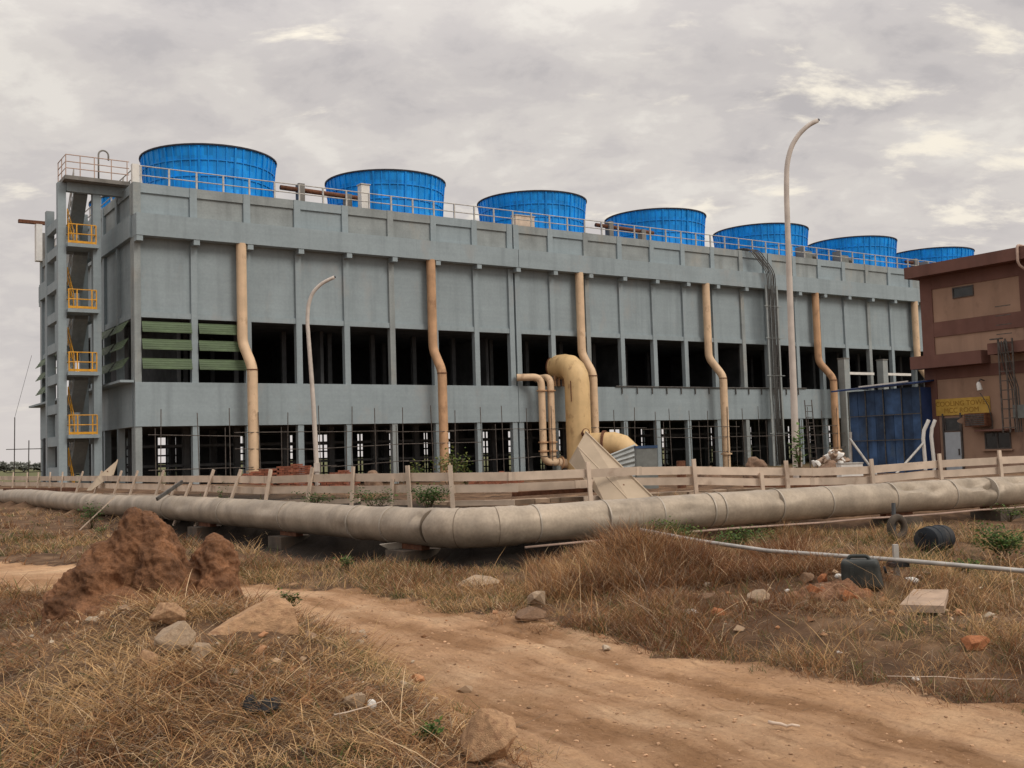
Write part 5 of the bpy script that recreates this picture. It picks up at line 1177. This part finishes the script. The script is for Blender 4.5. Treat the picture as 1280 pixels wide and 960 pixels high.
M['peb'] = leafmat('pebbles', 0.0); o = bpy.data.objects.new('gravel', tinted('gravel', Vp.reshape(-1, 3), Fp, Cp, M['peb'])); COL.objects.link(o); tag(o, 'loose pebbles and clods scattered over the dirt track', 'gravel', kind='stuff')

# broken rubble strewn through the grass
hulls = []
for q in range(6):
    P_ = r_.normal(size=(11, 3)); P_ /= np.linalg.norm(P_, axis=1)[:, None]; P_ *= r_.uniform(.75, 1.1, (11, 1)); bm = bmesh.new(); vv_ = [bm.verts.new(t_) for t_ in P_]; bmesh.ops.convex_hull(bm, input=vv_)
    for v_ in [v_ for v_ in bm.verts if not v_.link_faces]: bm.verts.remove(v_)
    bmesh.ops.triangulate(bm, faces=bm.faces[:]); bm.verts.index_update(); hulls.append((np.array([v_.co[:] for v_ in bm.verts]), np.array([[v_.index for v_ in f.verts] for f in bm.faces]))); bm.free()
VV, FF, CC = [], [], []; off = 0; pal = np.array([[.36, .25, .16], [.30, .16, .085], [.40, .20, .10], [.26, .18, .12], [.44, .36, .27]])
for cx_, cy_, sx_, sy_, n_ in ((3.9, 11.6, .9, .8, 150), (4.6, 10.2, 1.5, .8, 110), (2.3, 11.3, 1.2, .6, 60), (-2.6, 9.4, .8, .8, 90), (-1.3, 7.2, .5, .6, 60), (-3.4, 10.6, .9, .3, 70)):
    for _ in range(n_):
        x_, y_ = r_.normal(cx_, sx_), r_.normal(cy_, sy_); z_ = .012+.05*r_.random()**3; hv, hf = hulls[r_.integers(6)]; a_ = r_.uniform(0, 6.28); c_, s_ = math.cos(a_), math.sin(a_)
        p_ = hv*z_*np.array([1.3, 1, .75]); p_ = np.stack([p_[:, 0]*c_-p_[:, 1]*s_, p_[:, 0]*s_+p_[:, 1]*c_, p_[:, 2]], 1)+np.array([x_, y_, hz(x_, y_)+z_*.35])
        VV.append(p_); FF.append(hf+off); off += len(p_); CC.append(np.repeat((pal[r_.integers(5)]*r_.uniform(.7, 1.2))[None], len(p_), 0))
o = bpy.data.objects.new('rubble', tinted('rubble', np.concatenate(VV), np.concatenate(FF), np.concatenate(CC), M['peb'])); COL.objects.link(o); tag(o, 'small broken stones strewn through the dry grass', 'rubble', kind='stuff')

def bush(P, w, h, n, lab, cols, leaf=.05, seed=0, stems=6, name='green_bush', d=None, cat='bush'):
    r_ = np.random.default_rng(seed); e = empty(name, P, 0, lab, cat); m_ = MB(); tips = []
    for k in range(stems):
        a = r_.uniform(0, 6.28); q = r_.uniform(.2, 1)*w/2; tip = Vector((math.cos(a)*q, math.sin(a)*q*(d or .8), h*r_.uniform(.55, 1))); mid = tip*.5+Vector((0, 0, h*.12)); m_.tube([(0, 0, -.03), mid, tip], [leaf*.13, leaf*.1, leaf*.05], 5); tips += [mid, tip, tip.lerp(mid, .5)]
    m_.build('stem', M['bark'], e, smooth=True); tips = np.array([list(t_) for t_ in tips]); c = tips[r_.integers(0, len(tips), n)]+r_.normal(0, 1, (n, 3))*np.array([w*.11, w*.11, h*.12]); c[:, 2] = np.maximum(c[:, 2], .01)
    az = r_.uniform(0, 6.28, n); el = r_.uniform(-.5, .8, n); L_ = leaf*r_.uniform(.6, 1.3, n); dr1 = np.stack([np.cos(az)*np.cos(el), np.sin(az)*np.cos(el), np.sin(el)], 1); s1 = np.stack([-np.sin(az), np.cos(az), r_.uniform(-.5, .5, n)], 1)
    V_ = np.stack([c, c+dr1*L_[:, None]*.5+s1*L_[:, None]*.28, c+dr1*L_[:, None], c+dr1*L_[:, None]*.5-s1*L_[:, None]*.28], 1).reshape(-1, 3); F_ = (np.arange(n)*4)[:, None]+np.array([[0, 1, 2, 3]])
    cc = np.array(cols)[r_.integers(0, len(cols), n)]*r_.uniform(.7, 1.3, (n, 1)); o = bpy.data.objects.new('foliage', tinted('foliage', V_, F_, np.repeat(cc, 4, 0), M['leaf'])); COL.objects.link(o); o.parent = e; return e
GD = [(.055, .105, .025), (.075, .125, .035), (.04, .075, .022)]; GY = [(.13, .17, .04), (.17, .18, .05), (.09, .14, .035)]
def bpx(px, py, Y, wpx, hpx, n, lab, cols, leaf, seed, **k):
    P = atY(px, py, Y); g_ = hz(P.x, P.y); hpx += max(0, P.z-g_)*F/Y; P.z = g_; return bush(P, wpx*Y/F, hpx*Y/F, n, lab, cols, leaf, seed, **k)
bpx(562, 595, 30, 46, 30, 420, 'yellow green shrub behind the fence near the middle', GY, .10, 1, stems=9)
bpx(522, 595, 31, 22, 16, 160, 'small yellow green shrub left of the middle shrub', GY, .10, 2)
bpx(583, 597, 30.5, 20, 18, 140, 'small yellow green shrub right of the middle shrub', GY, .10, 22)
bpx(536, 636, 20.2, 64, 26, 900, 'dense dark green weed clump between the fence and the bend of the pipe', GD, .06, 3, stems=14)
bpx(470, 630, 21.6, 60, 16, 420, 'low green weeds behind the pipe left of the dense clump', GD, .06, 4, stems=12)
bpx(395, 630, 23.5, 50, 14, 320, 'low green weeds under the planks below the small lamp', GD, .06, 5, stems=12)
bpx(277, 624, 26.2, 16, 18, 130, 'small upright green weed under the leaning posts', GD, .06, 6)
bpx(245, 626, 27, 20, 10, 90, 'tiny green weed left of the upright weed', GD, .06, 7)
bpx(1000, 590, 31.5, 14, 52, 120, 'young leafy plant climbing beside the tall lamp pole', [(.10, .17, .05), (.14, .21, .07)], .17, 8, stems=5)
P = gpt(114, 662); bush(P, 40*P.y/F, 30*P.y/F, 420, 'dark green bush under the fat pipe left of the red mound', GD, .07, 9, stems=10)
for i, (x, y, w, h, n, lab) in enumerate([(845, 690, 84, 36, 1500, 'green weeds behind the crest of the grassy hump'), (925, 690, 70, 26, 900, 'green weeds under the pipe where the thin water pipe starts'), (960, 690, 34, 26, 260, 'green weed tuft left of the black can'), (1252, 702, 76, 44, 1300, 'bright green weeds at the right edge below the pipe'), (1205, 716, 40, 16, 220, 'low green weeds right of the thin pipe post'), (1262, 652, 50, 20, 300, 'green leaves touching the fat pipe at the right edge'), (128, 662+8, 22, 12, 90, 'small green tuft beside the left bush'), (362, 765, 34, 26, 180, 'grey green tuft at the end of the long ochre slab'), (540, 930, 36, 26, 220, 'green weed patch left of the big cracked ochre rock'), (435, 715, 26, 18, 130, 'green tuft under the pipe left of its bend')]):
    P = gpt(x, y); bush(P, w*P.y/F, h*P.y/F, n, lab, GD+GY[:1], .035 if P.y < 11 else .055, 30+i, stems=10)
# far tree line on the horizon at the left
for i, (px, w, h, Y) in enumerate([(-28, 40, 7, 420), (6, 22, 5, 430), (30, 26, 6, 440), (52, 24, 5, 410)]):
    P = atY(px, 586, Y); P.z = hz(P.x, P.y); bush(P, w*Y/F, h*Y/F+1.5, 700, ['far hazy tree clump at the left picture edge', 'far hazy tree clump just inside the left edge', 'far hazy tree clump left of the small scaffold', 'far hazy tree clump behind the small scaffold'][i], [(.27, .275, .25), (.23, .24, .215)], 1.6, 60+i, name='distant_trees', cat='trees')  # distance haze mixed into the pale leaf colours
print('objects', len(bpy.data.objects))
